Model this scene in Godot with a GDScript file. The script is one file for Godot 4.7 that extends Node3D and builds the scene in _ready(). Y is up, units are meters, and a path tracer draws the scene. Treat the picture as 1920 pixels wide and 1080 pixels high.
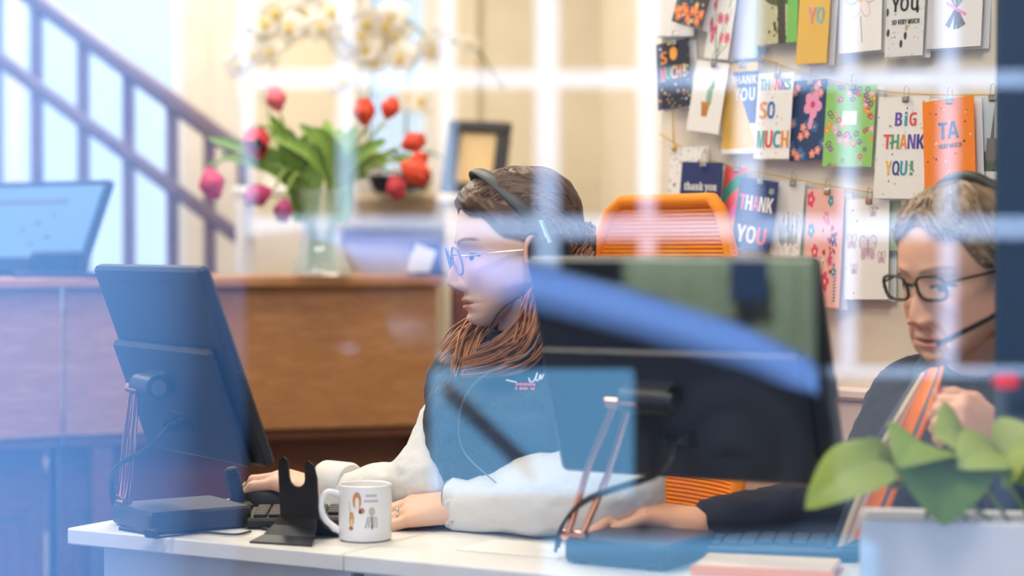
extends Node3D
# Reception desk seen through a window pane from the street. Camera stands outside at the origin, looking along -z.
const F := 3600.0            # focal length in pixels of the 1920 x 1080 frame
const DESK := 0.73
const EYE := Vector3(0, 1.15, 0)
var tilt := atan(70.0 / F)
var mats := {}
var used := {}
var rng := RandomNumberGenerator.new()
var grain := FastNoiseLite.new()


# ---------------------------------------------------------------- mesh building
class MB:
	var v := PackedVector3Array()
	var uv := PackedVector2Array()
	var c := PackedColorArray()
	var t := PackedInt32Array()
	func add(p: Vector3, u := Vector2.ZERO, col := Color.WHITE) -> int:
		v.append(p); uv.append(u); c.append(col)
		return v.size() - 1
	func tri_i(a: int, b: int, d: int) -> void:
		t.append(a); t.append(b); t.append(d)
	func tri(a: Vector3, b: Vector3, d: Vector3, col := Color.WHITE) -> void:
		tri_i(add(a, Vector2.ZERO, col), add(b, Vector2.ZERO, col), add(d, Vector2.ZERO, col))
	func quad(a: Vector3, b: Vector3, d: Vector3, e: Vector3, col := Color.WHITE) -> void:
		var i := add(a, Vector2(0, 1), col)
		add(b, Vector2(1, 1), col); add(d, Vector2(1, 0), col); add(e, Vector2(0, 0), col)
		tri_i(i, i + 1, i + 2); tri_i(i, i + 2, i + 3)
	# a box with chamfered edges; b holds its axes
	func box(o: Vector3, s: Vector3, b := Basis.IDENTITY, bev := 0.0, col := Color.WHITE) -> void:
		var h := s * 0.5
		var e := minf(bev, minf(h.x, minf(h.y, h.z)) * 0.9)
		var k := {}
		for sx in [-1, 1]:
			for sy in [-1, 1]:
				for sz in [-1, 1]:
					for ax in 3:
						var q := Vector3(h.x - e, h.y - e, h.z - e)
						q[ax] = h[ax]
						k[[sx, sy, sz, ax]] = o + b * (q * Vector3(sx, sy, sz))
		for ax in 3:
			for s1 in [-1, 1]:
				var ids := []
				for uvw in [[-1, -1], [1, -1], [1, 1], [-1, 1]]:
					var key := [0, 0, 0, ax]
					key[ax] = s1
					key[(ax + 1) % 3] = uvw[0]
					key[(ax + 2) % 3] = uvw[1]
					ids.append(k[key])
				if s1 > 0:
					quad(ids[0], ids[1], ids[2], ids[3], col)
				else:
					quad(ids[3], ids[2], ids[1], ids[0], col)
		if e <= 0.0:
			return
		for ax in 3:
			var a1 := (ax + 1) % 3
			var a2 := (ax + 2) % 3
			for s1 in [-1, 1]:
				for s2 in [-1, 1]:
					var q := []
					for w in [[-1, a1], [1, a1], [1, a2], [-1, a2]]:
						var key := [0, 0, 0, w[1]]
						key[ax] = w[0]
						key[a1] = s1
						key[a2] = s2
						q.append(k[key])
					if s1 * s2 < 0:
						quad(q[0], q[1], q[2], q[3], col)
					else:
						quad(q[3], q[2], q[1], q[0], col)
		for sx in [-1, 1]:
			for sy in [-1, 1]:
				for sz in [-1, 1]:
					var a: Vector3 = k[[sx, sy, sz, 0]]
					var d: Vector3 = k[[sx, sy, sz, 1]]
					var f: Vector3 = k[[sx, sy, sz, 2]]
					if sx * sy * sz > 0:
						tri(a, d, f, col)
					else:
						tri(a, f, d, col)
	# rows of points, each row a ring (closed) or a strip
	func grid(rows: Array, closed := true, cols: Array = []) -> void:
		var n: int = rows[0].size()
		var first := v.size()
		for i in rows.size():
			for j in n:
				add(rows[i][j], Vector2(float(j) / (n if closed else n - 1), float(i) / maxf(1.0, rows.size() - 1)), cols[i][j] if cols else Color.WHITE)
		for i in rows.size() - 1:
			for j in (n if closed else n - 1):
				var a := first + i * n + j
				var b := first + i * n + (j + 1) % n
				tri_i(a, b, b + n); tri_i(a, b + n, a + n)
	func fan(ring: Array, tip: Vector3, flip := false, col := Color.WHITE) -> void:
		for j in ring.size():
			var a: Vector3 = ring[j]
			var b: Vector3 = ring[(j + 1) % ring.size()]
			if flip:
				tri(b, a, tip, col)
			else:
				tri(a, b, tip, col)
	# a swept round bar; radii may be one number or one for each point; flat squeezes it along its second axis
	func tube(p: Array, r, sides := 8, flat := 1.0, up := Vector3.ZERO, col := Color.WHITE) -> void:
		var rows := []
		var cols := []
		var n := Vector3.ZERO
		for i in p.size():
			var d: Vector3 = (p[mini(i + 1, p.size() - 1)] - p[maxi(i - 1, 0)]).normalized()
			if d == Vector3.ZERO:
				d = Vector3.UP
			if n == Vector3.ZERO:
				n = up if up != Vector3.ZERO else (Vector3.UP if absf(d.y) < 0.9 else Vector3.RIGHT)
			if up != Vector3.ZERO:
				n = up
			n = (n - d * n.dot(d)).normalized()
			var b := d.cross(n)
			var rad: float = r[i] if r is Array else r
			var row := []
			var cl := []
			for s in sides:
				var a := TAU * s / sides
				row.append(p[i] + (n * cos(a) * flat + b * sin(a)) * rad)
				cl.append(col)
			rows.append(row); cols.append(cl)
		grid(rows, true, cols)
		fan(rows[0], p[0], true, col)
		fan(rows[-1], p[-1], false, col)
	# profile of [radius, height] pairs turned about an upright axis through o; a repeated pair makes a crease
	func lathe(o: Vector3, pr: Array, seg := 32, b := Basis.IDENTITY) -> void:
		var run := [pr[0]]
		for i in range(1, pr.size() + 1):
			if i == pr.size() or pr[i] == pr[i - 1]:
				var rows := []
				for q in run:
					var row := []
					for s in seg:
						var a := -TAU * s / seg
						row.append(o + b * Vector3(q[0] * cos(a), q[1], q[0] * sin(a)))
					rows.append(row)
				grid(rows)
				run = []
			if i < pr.size():
				run.append(pr[i])
	# a flat outline (counter-clockwise in x, y of b) given thickness along b.z
	func plate(o: Vector3, b: Basis, outline: PackedVector2Array, thick: float, col := Color.WHITE) -> void:
		var ix := Geometry2D.triangulate_polygon(outline)
		var lo := outline[0]
		var hi := outline[0]
		for q in outline:
			lo = lo.min(q); hi = hi.max(q)
		for side in [1, -1]:
			var first := v.size()
			for q in outline:
				add(o + b * Vector3(q.x, q.y, thick * 0.5 * side), Vector2((q.x - lo.x) / (hi.x - lo.x), 1.0 - (q.y - lo.y) / (hi.y - lo.y)), col)
			for k in range(0, ix.size(), 3):
				var a := outline[ix[k]]
				var ccw := (outline[ix[k + 1]] - a).cross(outline[ix[k + 2]] - a) > 0.0
				if ccw == (side > 0):
					tri_i(first + ix[k], first + ix[k + 1], first + ix[k + 2])
				else:
					tri_i(first + ix[k], first + ix[k + 2], first + ix[k + 1])
		for i in outline.size():
			var p := outline[i]
			var q := outline[(i + 1) % outline.size()]
			quad(o + b * Vector3(p.x, p.y, -thick / 2), o + b * Vector3(q.x, q.y, -thick / 2), o + b * Vector3(q.x, q.y, thick / 2), o + b * Vector3(p.x, p.y, thick / 2), col)
	func ball(o: Vector3, r: Vector3, b := Basis.IDENTITY, seg := 16, col := Color.WHITE) -> void:
		var rows := []
		var cols := []
		for i in seg / 2 + 1:
			var a := PI * i / (seg / 2)
			var row := []
			var cl := []
			for j in seg:
				var f := -TAU * j / seg
				row.append(o + b * (r * Vector3(sin(a) * cos(f), -cos(a), sin(a) * sin(f))))
				cl.append(col)
			rows.append(row); cols.append(cl)
		grid(rows, true, cols)
	func commit(off: Vector3, colored := false) -> ArrayMesh:
		var n := PackedVector3Array()
		n.resize(v.size())
		for i in range(0, t.size(), 3):
			var x := (v[t[i + 1]] - v[t[i]]).cross(v[t[i + 2]] - v[t[i]])
			n[t[i]] += x; n[t[i + 1]] += x; n[t[i + 2]] += x
		var pos := PackedVector3Array()
		pos.resize(v.size())
		for i in v.size():
			n[i] = n[i].normalized() if n[i].length_squared() > 1e-30 else Vector3.UP
			pos[i] = v[i] - off
		var ind := PackedInt32Array()
		ind.resize(t.size())
		for i in range(0, t.size(), 3):
			ind[i] = t[i]; ind[i + 1] = t[i + 2]; ind[i + 2] = t[i + 1]
		var arr := []
		arr.resize(Mesh.ARRAY_MAX)
		arr[Mesh.ARRAY_VERTEX] = pos
		arr[Mesh.ARRAY_NORMAL] = n
		arr[Mesh.ARRAY_TEX_UV] = uv
		if colored:
			arr[Mesh.ARRAY_COLOR] = c
		arr[Mesh.ARRAY_INDEX] = ind
		var m := ArrayMesh.new()
		m.add_surface_from_arrays(Mesh.PRIMITIVE_TRIANGLES, arr)
		return m


# a distance field on a grid, joined from tapered capsules and ellipsoids, meshed as surface nets
class Field:
	var o: Vector3
	var cell: float
	var n: Vector3i
	var f := PackedFloat32Array()
	func _init(lo: Vector3, hi: Vector3, size: float) -> void:
		o = lo; cell = size
		n = Vector3i(((hi - lo) / size).ceil()) + Vector3i.ONE
		f.resize(n.x * n.y * n.z)
		f.fill(1.0)
	func span(lo: Vector3, hi: Vector3) -> Array:
		var a := Vector3i(((lo - o) / cell).floor()).clamp(Vector3i.ZERO, n - Vector3i.ONE)
		var b := Vector3i(((hi - o) / cell).ceil()).clamp(Vector3i.ZERO, n - Vector3i.ONE)
		return [a, b]
	func put(i: int, d: float, k: float, cut: bool) -> void:
		var e := f[i]
		if cut:
			d = -d
			var h := maxf(k - absf(e - d), 0.0) / k
			f[i] = maxf(e, d) + h * h * k * 0.25
		else:
			var h := maxf(k - absf(e - d), 0.0) / k
			f[i] = minf(e, d) - h * h * k * 0.25
	func cap(a: Vector3, b: Vector3, ra: float, rb: float, k := 0.01, cut := false) -> void:
		var m := Vector3.ONE * (maxf(ra, rb) + k + cell * 3.0)
		var s := span(a.min(b) - m, a.max(b) + m)
		var ba := b - a
		var l := maxf(ba.length_squared(), 1e-9)
		for z in range(s[0].z, s[1].z + 1):
			for y in range(s[0].y, s[1].y + 1):
				var i: int = (z * n.y + y) * n.x + s[0].x
				for x in range(s[0].x, s[1].x + 1):
					var p := o + Vector3(x, y, z) * cell - a
					var h := clampf(p.dot(ba) / l, 0.0, 1.0)
					put(i, (p - ba * h).length() - lerpf(ra, rb, h), k, cut)
					i += 1
	func ell(c: Vector3, r: Vector3, b := Basis.IDENTITY, k := 0.01, cut := false) -> void:
		var big := maxf(r.x, maxf(r.y, r.z))
		var m := Vector3.ONE * (big + k + cell * 3.0)
		var s := span(c - m, c + m)
		var inv := b.transposed()
		for z in range(s[0].z, s[1].z + 1):
			for y in range(s[0].y, s[1].y + 1):
				var i: int = (z * n.y + y) * n.x + s[0].x
				for x in range(s[0].x, s[1].x + 1):
					var p := inv * (o + Vector3(x, y, z) * cell - c)
					var k0 := (p / r).length()
					var k1 := (p / (r * r)).length()
					put(i, k0 * (k0 - 1.0) / maxf(k1, 1e-6), k, cut)
					i += 1
	# keep only what lies on the side that nrm points away from
	func trim(at: Vector3, nrm: Vector3) -> void:
		var i := 0
		for z in n.z:
			for y in n.y:
				for x in n.x:
					if f[i] < 0.9:
						f[i] = maxf(f[i], (o + Vector3(x, y, z) * cell - at).dot(nrm))
					i += 1
	func mesh(mb: MB, col := Color.WHITE) -> void:
		var vid := {}
		var sy := n.x
		var sz := n.x * n.y
		var offs := [0, 1, sy, sy + 1, sz, sz + 1, sz + sy, sz + sy + 1]
		var edges := [[0, 1], [2, 3], [4, 5], [6, 7], [0, 2], [1, 3], [4, 6], [5, 7], [0, 4], [1, 5], [2, 6], [3, 7]]
		var cor := [Vector3(0, 0, 0), Vector3(1, 0, 0), Vector3(0, 1, 0), Vector3(1, 1, 0), Vector3(0, 0, 1), Vector3(1, 0, 1), Vector3(0, 1, 1), Vector3(1, 1, 1)]
		for z in n.z - 1:
			for y in n.y - 1:
				var i: int = z * sz + y * sy - 1
				for x in n.x - 1:
					i += 1
					var d0 := f[i]
					if absf(d0) > cell * 2.0:
						continue
					var neg := 0
					for k in 8:
						if f[i + offs[k]] < 0.0:
							neg += 1
					if neg == 0 or neg == 8:
						continue
					var sum := Vector3.ZERO
					var cnt := 0
					for e in edges:
						var a := f[i + offs[e[0]]]
						var b := f[i + offs[e[1]]]
						if (a < 0.0) != (b < 0.0):
							sum += cor[e[0]].lerp(cor[e[1]], a / (a - b))
							cnt += 1
					vid[i] = mb.add(o + (Vector3(x, y, z) + sum / cnt) * cell, Vector2.ZERO, col)
		for key in vid:
			var i: int = key
			for ax in 3:
				var step: int = [1, sy, sz][ax]
				var s1: int = [sy, sz, 1][ax]
				var s2: int = [sz, 1, sy][ax]
				if i - s1 - s2 < 0:
					continue
				var a := f[i]
				var b := f[i + step]
				if (a < 0.0) == (b < 0.0):
					continue
				if not (vid.has(i - s1) and vid.has(i - s2) and vid.has(i - s1 - s2)):
					continue
				var q := [vid[i], vid[i - s1], vid[i - s1 - s2], vid[i - s2]]
				if a < 0.0:
					mb.tri_i(q[0], q[1], q[2]); mb.tri_i(q[0], q[2], q[3])
				else:
					mb.tri_i(q[0], q[2], q[1]); mb.tri_i(q[0], q[3], q[2])


# ---------------------------------------------------------------- places
func ray(px: float, py: float) -> Vector3:
	return Basis(Vector3.RIGHT, -tilt) * Vector3((px - 960.0) / F, (540.0 - py) / F, -1.0)

func P(px: float, py: float, depth: float) -> Vector3:
	return EYE + ray(px, py) * depth

func on(px: float, py: float, h := DESK) -> Vector3:
	var d := ray(px, py)
	return EYE + d * ((h - EYE.y) / d.y)

func vec(x: float, y: float, z: float) -> Vector3:
	return Vector3(x, y, z)


# ---------------------------------------------------------------- nodes
func numbered(called: String) -> String:
	if not used.has(called):
		used[called] = 0
		return called
	used[called] += 1
	return "%s_%03d" % [called, used[called]]

func tag(o: Node, label := "", category := "", group := "", kind := "") -> void:
	if label: o.set_meta("label", label)
	if category: o.set_meta("category", category)
	if group: o.set_meta("group", group)
	if kind: o.set_meta("kind", kind)

func thing(called: String, label: String, category: String, at: Vector3, group := "") -> Node3D:
	var o := Node3D.new()
	o.name = numbered(called)
	o.position = at
	add_child(o)
	tag(o, label, category, group)
	return o

func origin_of(o: Node) -> Vector3:
	var s := Vector3.ZERO
	while o != self and o is Node3D:
		s += o.position
		o = o.get_parent()
	return s

func part(parent: Node, called: String, mb: MB, m: Material, label := "", colored := false) -> MeshInstance3D:
	var o := MeshInstance3D.new()
	o.name = called
	o.mesh = mb.commit(origin_of(parent), colored)
	o.material_override = m
	parent.add_child(o, true)
	if label:
		o.set_meta("label", label)
	return o

func solo(called: String, mb: MB, m: Material, label: String, category: String, at: Vector3, group := "", colored := false) -> MeshInstance3D:
	var o := MeshInstance3D.new()
	o.name = numbered(called)
	o.position = at
	o.mesh = mb.commit(at, colored)
	o.material_override = m
	add_child(o)
	tag(o, label, category, group)
	return o

func struct(called: String, mb: MB, m: Material, at := Vector3.ZERO) -> MeshInstance3D:
	var o := solo(called, mb, m, "", "", at)
	o.set_meta("kind", "structure")
	return o

func one_box(o: Vector3, s: Vector3, b := Basis.IDENTITY, bev := 0.0) -> MB:
	var mb := MB.new()
	mb.box(o, s, b, bev)
	return mb

func one_tube(p: Array, r, sides := 8, flat := 1.0, up := Vector3.ZERO) -> MB:
	var mb := MB.new()
	mb.tube(p, r, sides, flat, up)
	return mb

# a smooth line through the given points
func curve(p: Array, per := 6) -> Array:
	var out := []
	for i in p.size() - 1:
		var a: Vector3 = p[maxi(i - 1, 0)]
		var d: Vector3 = p[mini(i + 2, p.size() - 1)]
		for k in per:
			out.append(p[i].cubic_interpolate(p[i + 1], a, d, float(k) / per))
	out.append(p[-1])
	return out


# ---------------------------------------------------------------- materials
func mat(called: String, col: Color, rough := 0.6, metal := 0.0) -> StandardMaterial3D:
	var m := StandardMaterial3D.new()
	m.resource_name = called
	m.albedo_color = col
	m.roughness = rough
	m.metallic = metal
	mats[called] = m
	return m

func c8(r: int, g: int, b: int) -> Color:
	return Color8(r, g, b)

func noise_tex(freq: float, stops: Array, cols: Array, seed_ := 1, size := 512, kind := FastNoiseLite.TYPE_SIMPLEX_SMOOTH, octaves := 4) -> NoiseTexture2D:
	var nz := FastNoiseLite.new()
	nz.seed = seed_
	nz.noise_type = kind
	nz.frequency = freq
	nz.fractal_octaves = octaves
	var t := NoiseTexture2D.new()
	t.width = size; t.height = size
	t.seamless = true
	t.noise = nz
	var g := Gradient.new()
	g.offsets = PackedFloat32Array(stops)
	g.colors = PackedColorArray(cols)
	t.color_ramp = g
	return t

func tri_tex(m: StandardMaterial3D, tex: Texture2D, scale: Vector3, world := true) -> void:
	m.albedo_color = Color.WHITE
	m.albedo_texture = tex
	m.uv1_triplanar = true
	m.uv1_world_triplanar = world
	m.uv1_scale = scale

func bump(m: StandardMaterial3D, freq: float, depth_cm: float, seed_ := 5, octaves := 3) -> void:
	m.heightmap_enabled = true
	m.heightmap_texture = noise_tex(freq, [0.0, 1.0], [Color.BLACK, Color.WHITE], seed_, 512, FastNoiseLite.TYPE_SIMPLEX_SMOOTH, octaves)
	m.heightmap_scale = depth_cm
	m.uv1_triplanar = true
	m.uv1_world_triplanar = true


func _ready() -> void:
	rng.seed = 7
	grain.seed = 3
	grain.frequency = 1.0
	# ---- camera
	var cam := Camera3D.new()
	cam.name = "camera"
	cam.position = EYE
	cam.rotation.x = -tilt
	cam.near = 0.05
	cam.far = 100.0
	var lens := CameraAttributesPhysical.new()
	lens.frustum_focal_length = 80.0        # 24 mm high frame: 17 degrees upright
	lens.frustum_focus_distance = 3.0
	lens.exposure_aperture = 2.3
	cam.attributes = lens
	cam.fov = rad_to_deg(2.0 * atan(540.0 / F))
	add_child(cam)
	cam.current = true
	# ---- sky, sun and exposure
	var sky_m := ProceduralSkyMaterial.new()
	sky_m.sky_top_color = Color(0.20, 0.36, 0.72).linear_to_srgb()
	sky_m.sky_horizon_color = Color(0.62, 0.78, 1.0).linear_to_srgb()
	sky_m.ground_bottom_color = Color(0.2, 0.22, 0.25).linear_to_srgb()
	sky_m.ground_horizon_color = Color(0.5, 0.6, 0.75).linear_to_srgb()
	sky_m.sky_energy_multiplier = 1.25
	var env := Environment.new()
	env.background_mode = Environment.BG_SKY
	env.sky = Sky.new()
	env.sky.sky_material = sky_m
	env.tonemap_mode = Environment.TONE_MAPPER_LINEAR
	env.tonemap_exposure = 1.0
	env.sdfgi_enabled = true
	env.ssao_enabled = true
	env.ssil_enabled = true
	var we := WorldEnvironment.new()
	we.name = "world"
	we.environment = env
	add_child(we)
	var sun := DirectionalLight3D.new()
	sun.name = "sun"
	sun.light_color = Color(0.48, 0.67, 1.0).linear_to_srgb()   # daylight, seen with the camera balanced for the warm lamps indoors
	sun.light_energy = 5.8
	sun.light_angular_distance = 0.6
	sun.shadow_enabled = true
	sun.sky_mode = DirectionalLight3D.SKY_MODE_LIGHT_ONLY
	sun.look_at_from_position(Vector3.ZERO, Vector3(0.22, -0.66, 0.72))
	add_child(sun)
	make_materials()
	for q in [[-1.3, -1.9], [0.1, -1.75], [-1.5, -3.9], [-0.35, -3.7], [-2.6, -5.2], [-0.9, -5.4]]:
		ceiling_panel(Vector3(q[0], 2.69, q[1]))
	print("structure"); build_room()
	build_street()
	print("furniture"); build_counter()
	build_stairs()
	build_mantel()
	build_desk()
	build_computers()
	build_chairs()
	print("people"); build_people()
	print("cards"); build_cards()
	print("plants"); build_tulips()
	build_orchids()
	build_planter()
	print("small"); build_small()


func make_materials() -> void:
	var m := mat("wall_paint", c8(236, 224, 196), 0.85)
	tri_tex(m, noise_tex(0.02, [0.0, 1.0], [c8(232, 221, 198), c8(239, 229, 208)], 4), Vector3.ONE * 0.7)
	mat("dado_paint", c8(232, 214, 202), 0.7)
	mat("ceiling_paint", c8(238, 234, 226), 0.9)
	m = mat("floor_carpet", c8(70, 62, 58), 0.95)
	tri_tex(m, noise_tex(0.2, [0.0, 1.0], [c8(58, 50, 47), c8(84, 75, 70)], 9), Vector3.ONE * 3)
	mat("white_paint", c8(240, 240, 238), 0.5)
	m = mat("facade_white", c8(244, 245, 246), 0.6)
	mat("facade_pane", c8(14, 16, 20), 0.35)
	mats.facade_pane.metallic_specular = 0.2
	m = mat("asphalt", c8(96, 98, 102), 0.9)
	tri_tex(m, noise_tex(0.3, [0.0, 1.0], [c8(80, 82, 86), c8(112, 114, 118)], 2), Vector3.ONE * 2)
	m = mat("stone_wall", c8(120, 112, 104), 0.9)
	m = mat("glass", Color(0.0, 0.02, 0.01, 0.015), 0.0)
	m.transparency = BaseMaterial3D.TRANSPARENCY_ALPHA
	m = mat("clear_glass", Color(0.86, 0.94, 0.92, 0.2), 0.03)
	m.transparency = BaseMaterial3D.TRANSPARENCY_ALPHA
	m = mat("car_paint", Color(0.36, 0.52, 0.86).linear_to_srgb(), 0.35)
	m.clearcoat_enabled = true
	m.clearcoat = 1.0
	m.clearcoat_roughness = 0.08
	mat("van_paint", Color(0.28, 0.62, 1.0).linear_to_srgb(), 0.5)
	mat("car_lower", c8(16, 17, 20), 0.9)
	mats.car_lower.metallic_specular = 0.2
	mat("board_blue", Color(0.22, 0.47, 0.55).linear_to_srgb(), 0.7)
	mat("car_window", c8(16, 18, 22), 0.25)
	mat("tyre", c8(22, 22, 24), 0.85)
	mat("alloy", c8(120, 124, 130), 0.4, 0.8)
	m = mat("tail_light", c8(170, 10, 16), 0.3)
	m.emission_enabled = true
	m.emission = c8(255, 16, 24)
	m.emission_energy_multiplier = 5.0
	m = mat("hedge_leaves", c8(150, 168, 66), 0.8)
	tri_tex(m, noise_tex(0.08, [0.0, 0.5, 1.0], [c8(96, 112, 52), c8(176, 168, 110), c8(214, 204, 160)], 12), Vector3.ONE * 0.8)
	# woods: long grain along x
	m = mat("oak_panel", Color.WHITE, 0.5)
	tri_tex(m, noise_tex(0.012, [0.0, 0.35, 0.55, 0.75, 1.0], [c8(146, 98, 58), c8(180, 126, 78), c8(162, 112, 68), c8(192, 140, 90), c8(152, 104, 62)], 21, 1024, FastNoiseLite.TYPE_SIMPLEX_SMOOTH, 5), Vector3(0.45, 3.2, 0.45))
	m = mat("mahogany", Color.WHITE, 0.4)
	tri_tex(m, noise_tex(0.012, [0.0, 0.4, 0.7, 1.0], [c8(92, 52, 38), c8(122, 74, 54), c8(108, 62, 44), c8(134, 82, 60)], 23, 1024, FastNoiseLite.TYPE_SIMPLEX_SMOOTH, 5), Vector3(0.5, 3.0, 0.5))
	m = mat("stair_wood", Color.WHITE, 0.4)
	tri_tex(m, noise_tex(0.012, [0.0, 0.5, 1.0], [c8(100, 76, 72), c8(126, 98, 92), c8(112, 86, 80)], 25), Vector3(2.5, 0.6, 2.5))
	m = mat("blind_fabric", c8(190, 182, 178), 0.9)
	m.backlight_enabled = true
	m.backlight = c8(255, 255, 255)
	m = mat("desk_white", c8(230, 228, 222), 0.4)
	mat("desk_panel", c8(206, 206, 204), 0.5)
	mat("steel_grey", c8(120, 128, 138), 0.4, 0.6)
	mat("charcoal_plastic", c8(38, 41, 46), 0.42)
	mat("black_plastic", c8(26, 27, 30), 0.45)
	mat("black_rubber", c8(20, 20, 22), 0.7)
	mat("copper", c8(226, 168, 150), 0.18, 0.95)
	mat("chrome", c8(220, 220, 222), 0.15, 1.0)
	m = mat("orange_mesh", c8(255, 150, 24), 0.7)
	mat("orange_cloth", c8(252, 146, 22), 0.75)
	mat("ceramic", c8(242, 240, 236), 0.18)
	mat("stone_mantel", Color.WHITE, 0.8)
	tri_tex(mats.stone_mantel, noise_tex(0.05, [0.0, 0.5, 1.0], [c8(190, 168, 138), c8(214, 196, 168), c8(200, 180, 150)], 31), Vector3.ONE * 2)
	mat("frame_black", c8(28, 30, 36), 0.4)
	mat("mat_cream", c8(236, 208, 160), 0.8)
	mat("partition_blue", Color(0.016, 0.045, 0.09).linear_to_srgb(), 0.6)
	m = mat("screen_page", c8(70, 96, 130), 0.3)
	m.emission_enabled = true
	m.emission = c8(170, 200, 236)
	m.emission_energy_multiplier = 0.4
	m = mat("lamp_diffuser", c8(250, 248, 240), 0.6)
	m.emission_enabled = true
	m.emission = c8(255, 240, 214)
	m.emission_energy_multiplier = 1.5
	# plants
	m = mat("tulip_leaf", c8(96, 142, 52), 0.5)
	m.backlight_enabled = true
	m.backlight = Color(0.25, 0.25, 0.25)
	tri_tex(m, noise_tex(0.03, [0.0, 0.5, 1.0], [c8(92, 134, 50), c8(128, 166, 70), c8(160, 186, 92)], 41), Vector3(8, 1.5, 8))
	mat("tulip_stem", c8(140, 166, 76), 0.5)
	mat("orchid_stem", c8(110, 118, 62), 0.6)
	m = mat("paint_colors", Color.WHITE, 0.6)
	m.vertex_color_use_as_albedo = true
	m = mat("petal_colors", Color.WHITE, 0.55)
	m.vertex_color_use_as_albedo = true
	m.backlight_enabled = true
	m.backlight = Color(0.35, 0.35, 0.35)
	m = mat("leaf_colors", Color.WHITE, 0.6)
	m.vertex_color_use_as_albedo = true
	m.backlight_enabled = true
	m.backlight = Color(0.3, 0.3, 0.3)
	mat("soil", c8(70, 50, 38), 0.95)
	# people
	m = mat("skin", Color.WHITE, 0.5)
	m.vertex_color_use_as_albedo = true
	m.subsurf_scatter_enabled = true
	m.subsurf_scatter_strength = 0.12
	m = mat("hair_colors", Color.WHITE, 0.42)
	m.vertex_color_use_as_albedo = true
	m = mat("shirt_cotton", c8(224, 223, 219), 0.85)
	bump(m, 0.02, 0.08, 51)
	m.uv1_scale = Vector3.ONE * 6
	m = mat("gilet_navy", c8(34, 46, 62), 0.6)
	bump(m, 0.02, 0.12, 52)
	m.uv1_scale = Vector3.ONE * 5
	m = mat("navy_knit", c8(24, 30, 48), 0.9)
	m = mat("scarf_teal", c8(54, 72, 82), 0.9)
	mat("trousers", c8(36, 38, 44), 0.9)
	mat("band_grey", c8(74, 80, 80), 0.5)
	m = mat("lens_clear", Color(0.02, 0.02, 0.03, 0.03), 0.02)
	m.transparency = BaseMaterial3D.TRANSPARENCY_ALPHA
	mat("frame_blue", c8(112, 128, 156), 0.25)
	mat("frame_dark", c8(44, 42, 38), 0.3)
	mat("paper_white", c8(244, 242, 236), 0.8)
	mat("twine", c8(222, 178, 92), 0.9)
	mat("cable_black", c8(24, 26, 30), 0.5)
	mat("cable_blue", c8(60, 130, 230), 0.5)


func ceiling_panel(at: Vector3) -> void:
	var o := thing("ceiling_light", "square white led panel light set in the ceiling", "ceiling light", at, "ceiling panel lights")
	part(o, "frame", one_box(at, Vector3(0.62, 0.02, 0.62), Basis.IDENTITY, 0.003), mats.white_paint)
	part(o, "diffuser", one_box(at + Vector3(0, -0.011, 0), Vector3(0.57, 0.006, 0.57)), mats.lamp_diffuser)
	var l := AreaLight3D.new()
	l.name = "lamp"
	l.area_size = Vector2(0.57, 0.57)
	l.light_color = Color(1.0, 0.91, 0.76).linear_to_srgb()
	l.light_energy = 2.35
	l.area_range = 12.0
	l.shadow_enabled = true
	l.rotation.x = -PI / 2
	l.position = Vector3(0, -0.03, 0)
	o.add_child(l)


# a wall of given thickness between two points on the floor, from y0 to y1
func wall_mb(a: Vector3, b: Vector3, y0: float, y1: float, thick := 0.12, side := 0.0) -> MB:
	var d := (b - a).normalized()
	var nrm := Vector3.UP.cross(d)
	var mid := (a + b) / 2.0 + nrm * side * thick / 2.0
	return one_box(Vector3(mid.x, (y0 + y1) / 2.0, mid.z), Vector3((b - a).length(), y1 - y0, thick), Basis(d, Vector3.UP, d.cross(Vector3.UP)))


const CORNER := Vector3(0.28, 0, -3.6)
const ALONG := Vector3(0.70711, 0, 0.70711)     # the card wall runs from its corner towards the street front
const OUT := Vector3(-0.70711, 0, 0.70711)      # and faces the room this way


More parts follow.
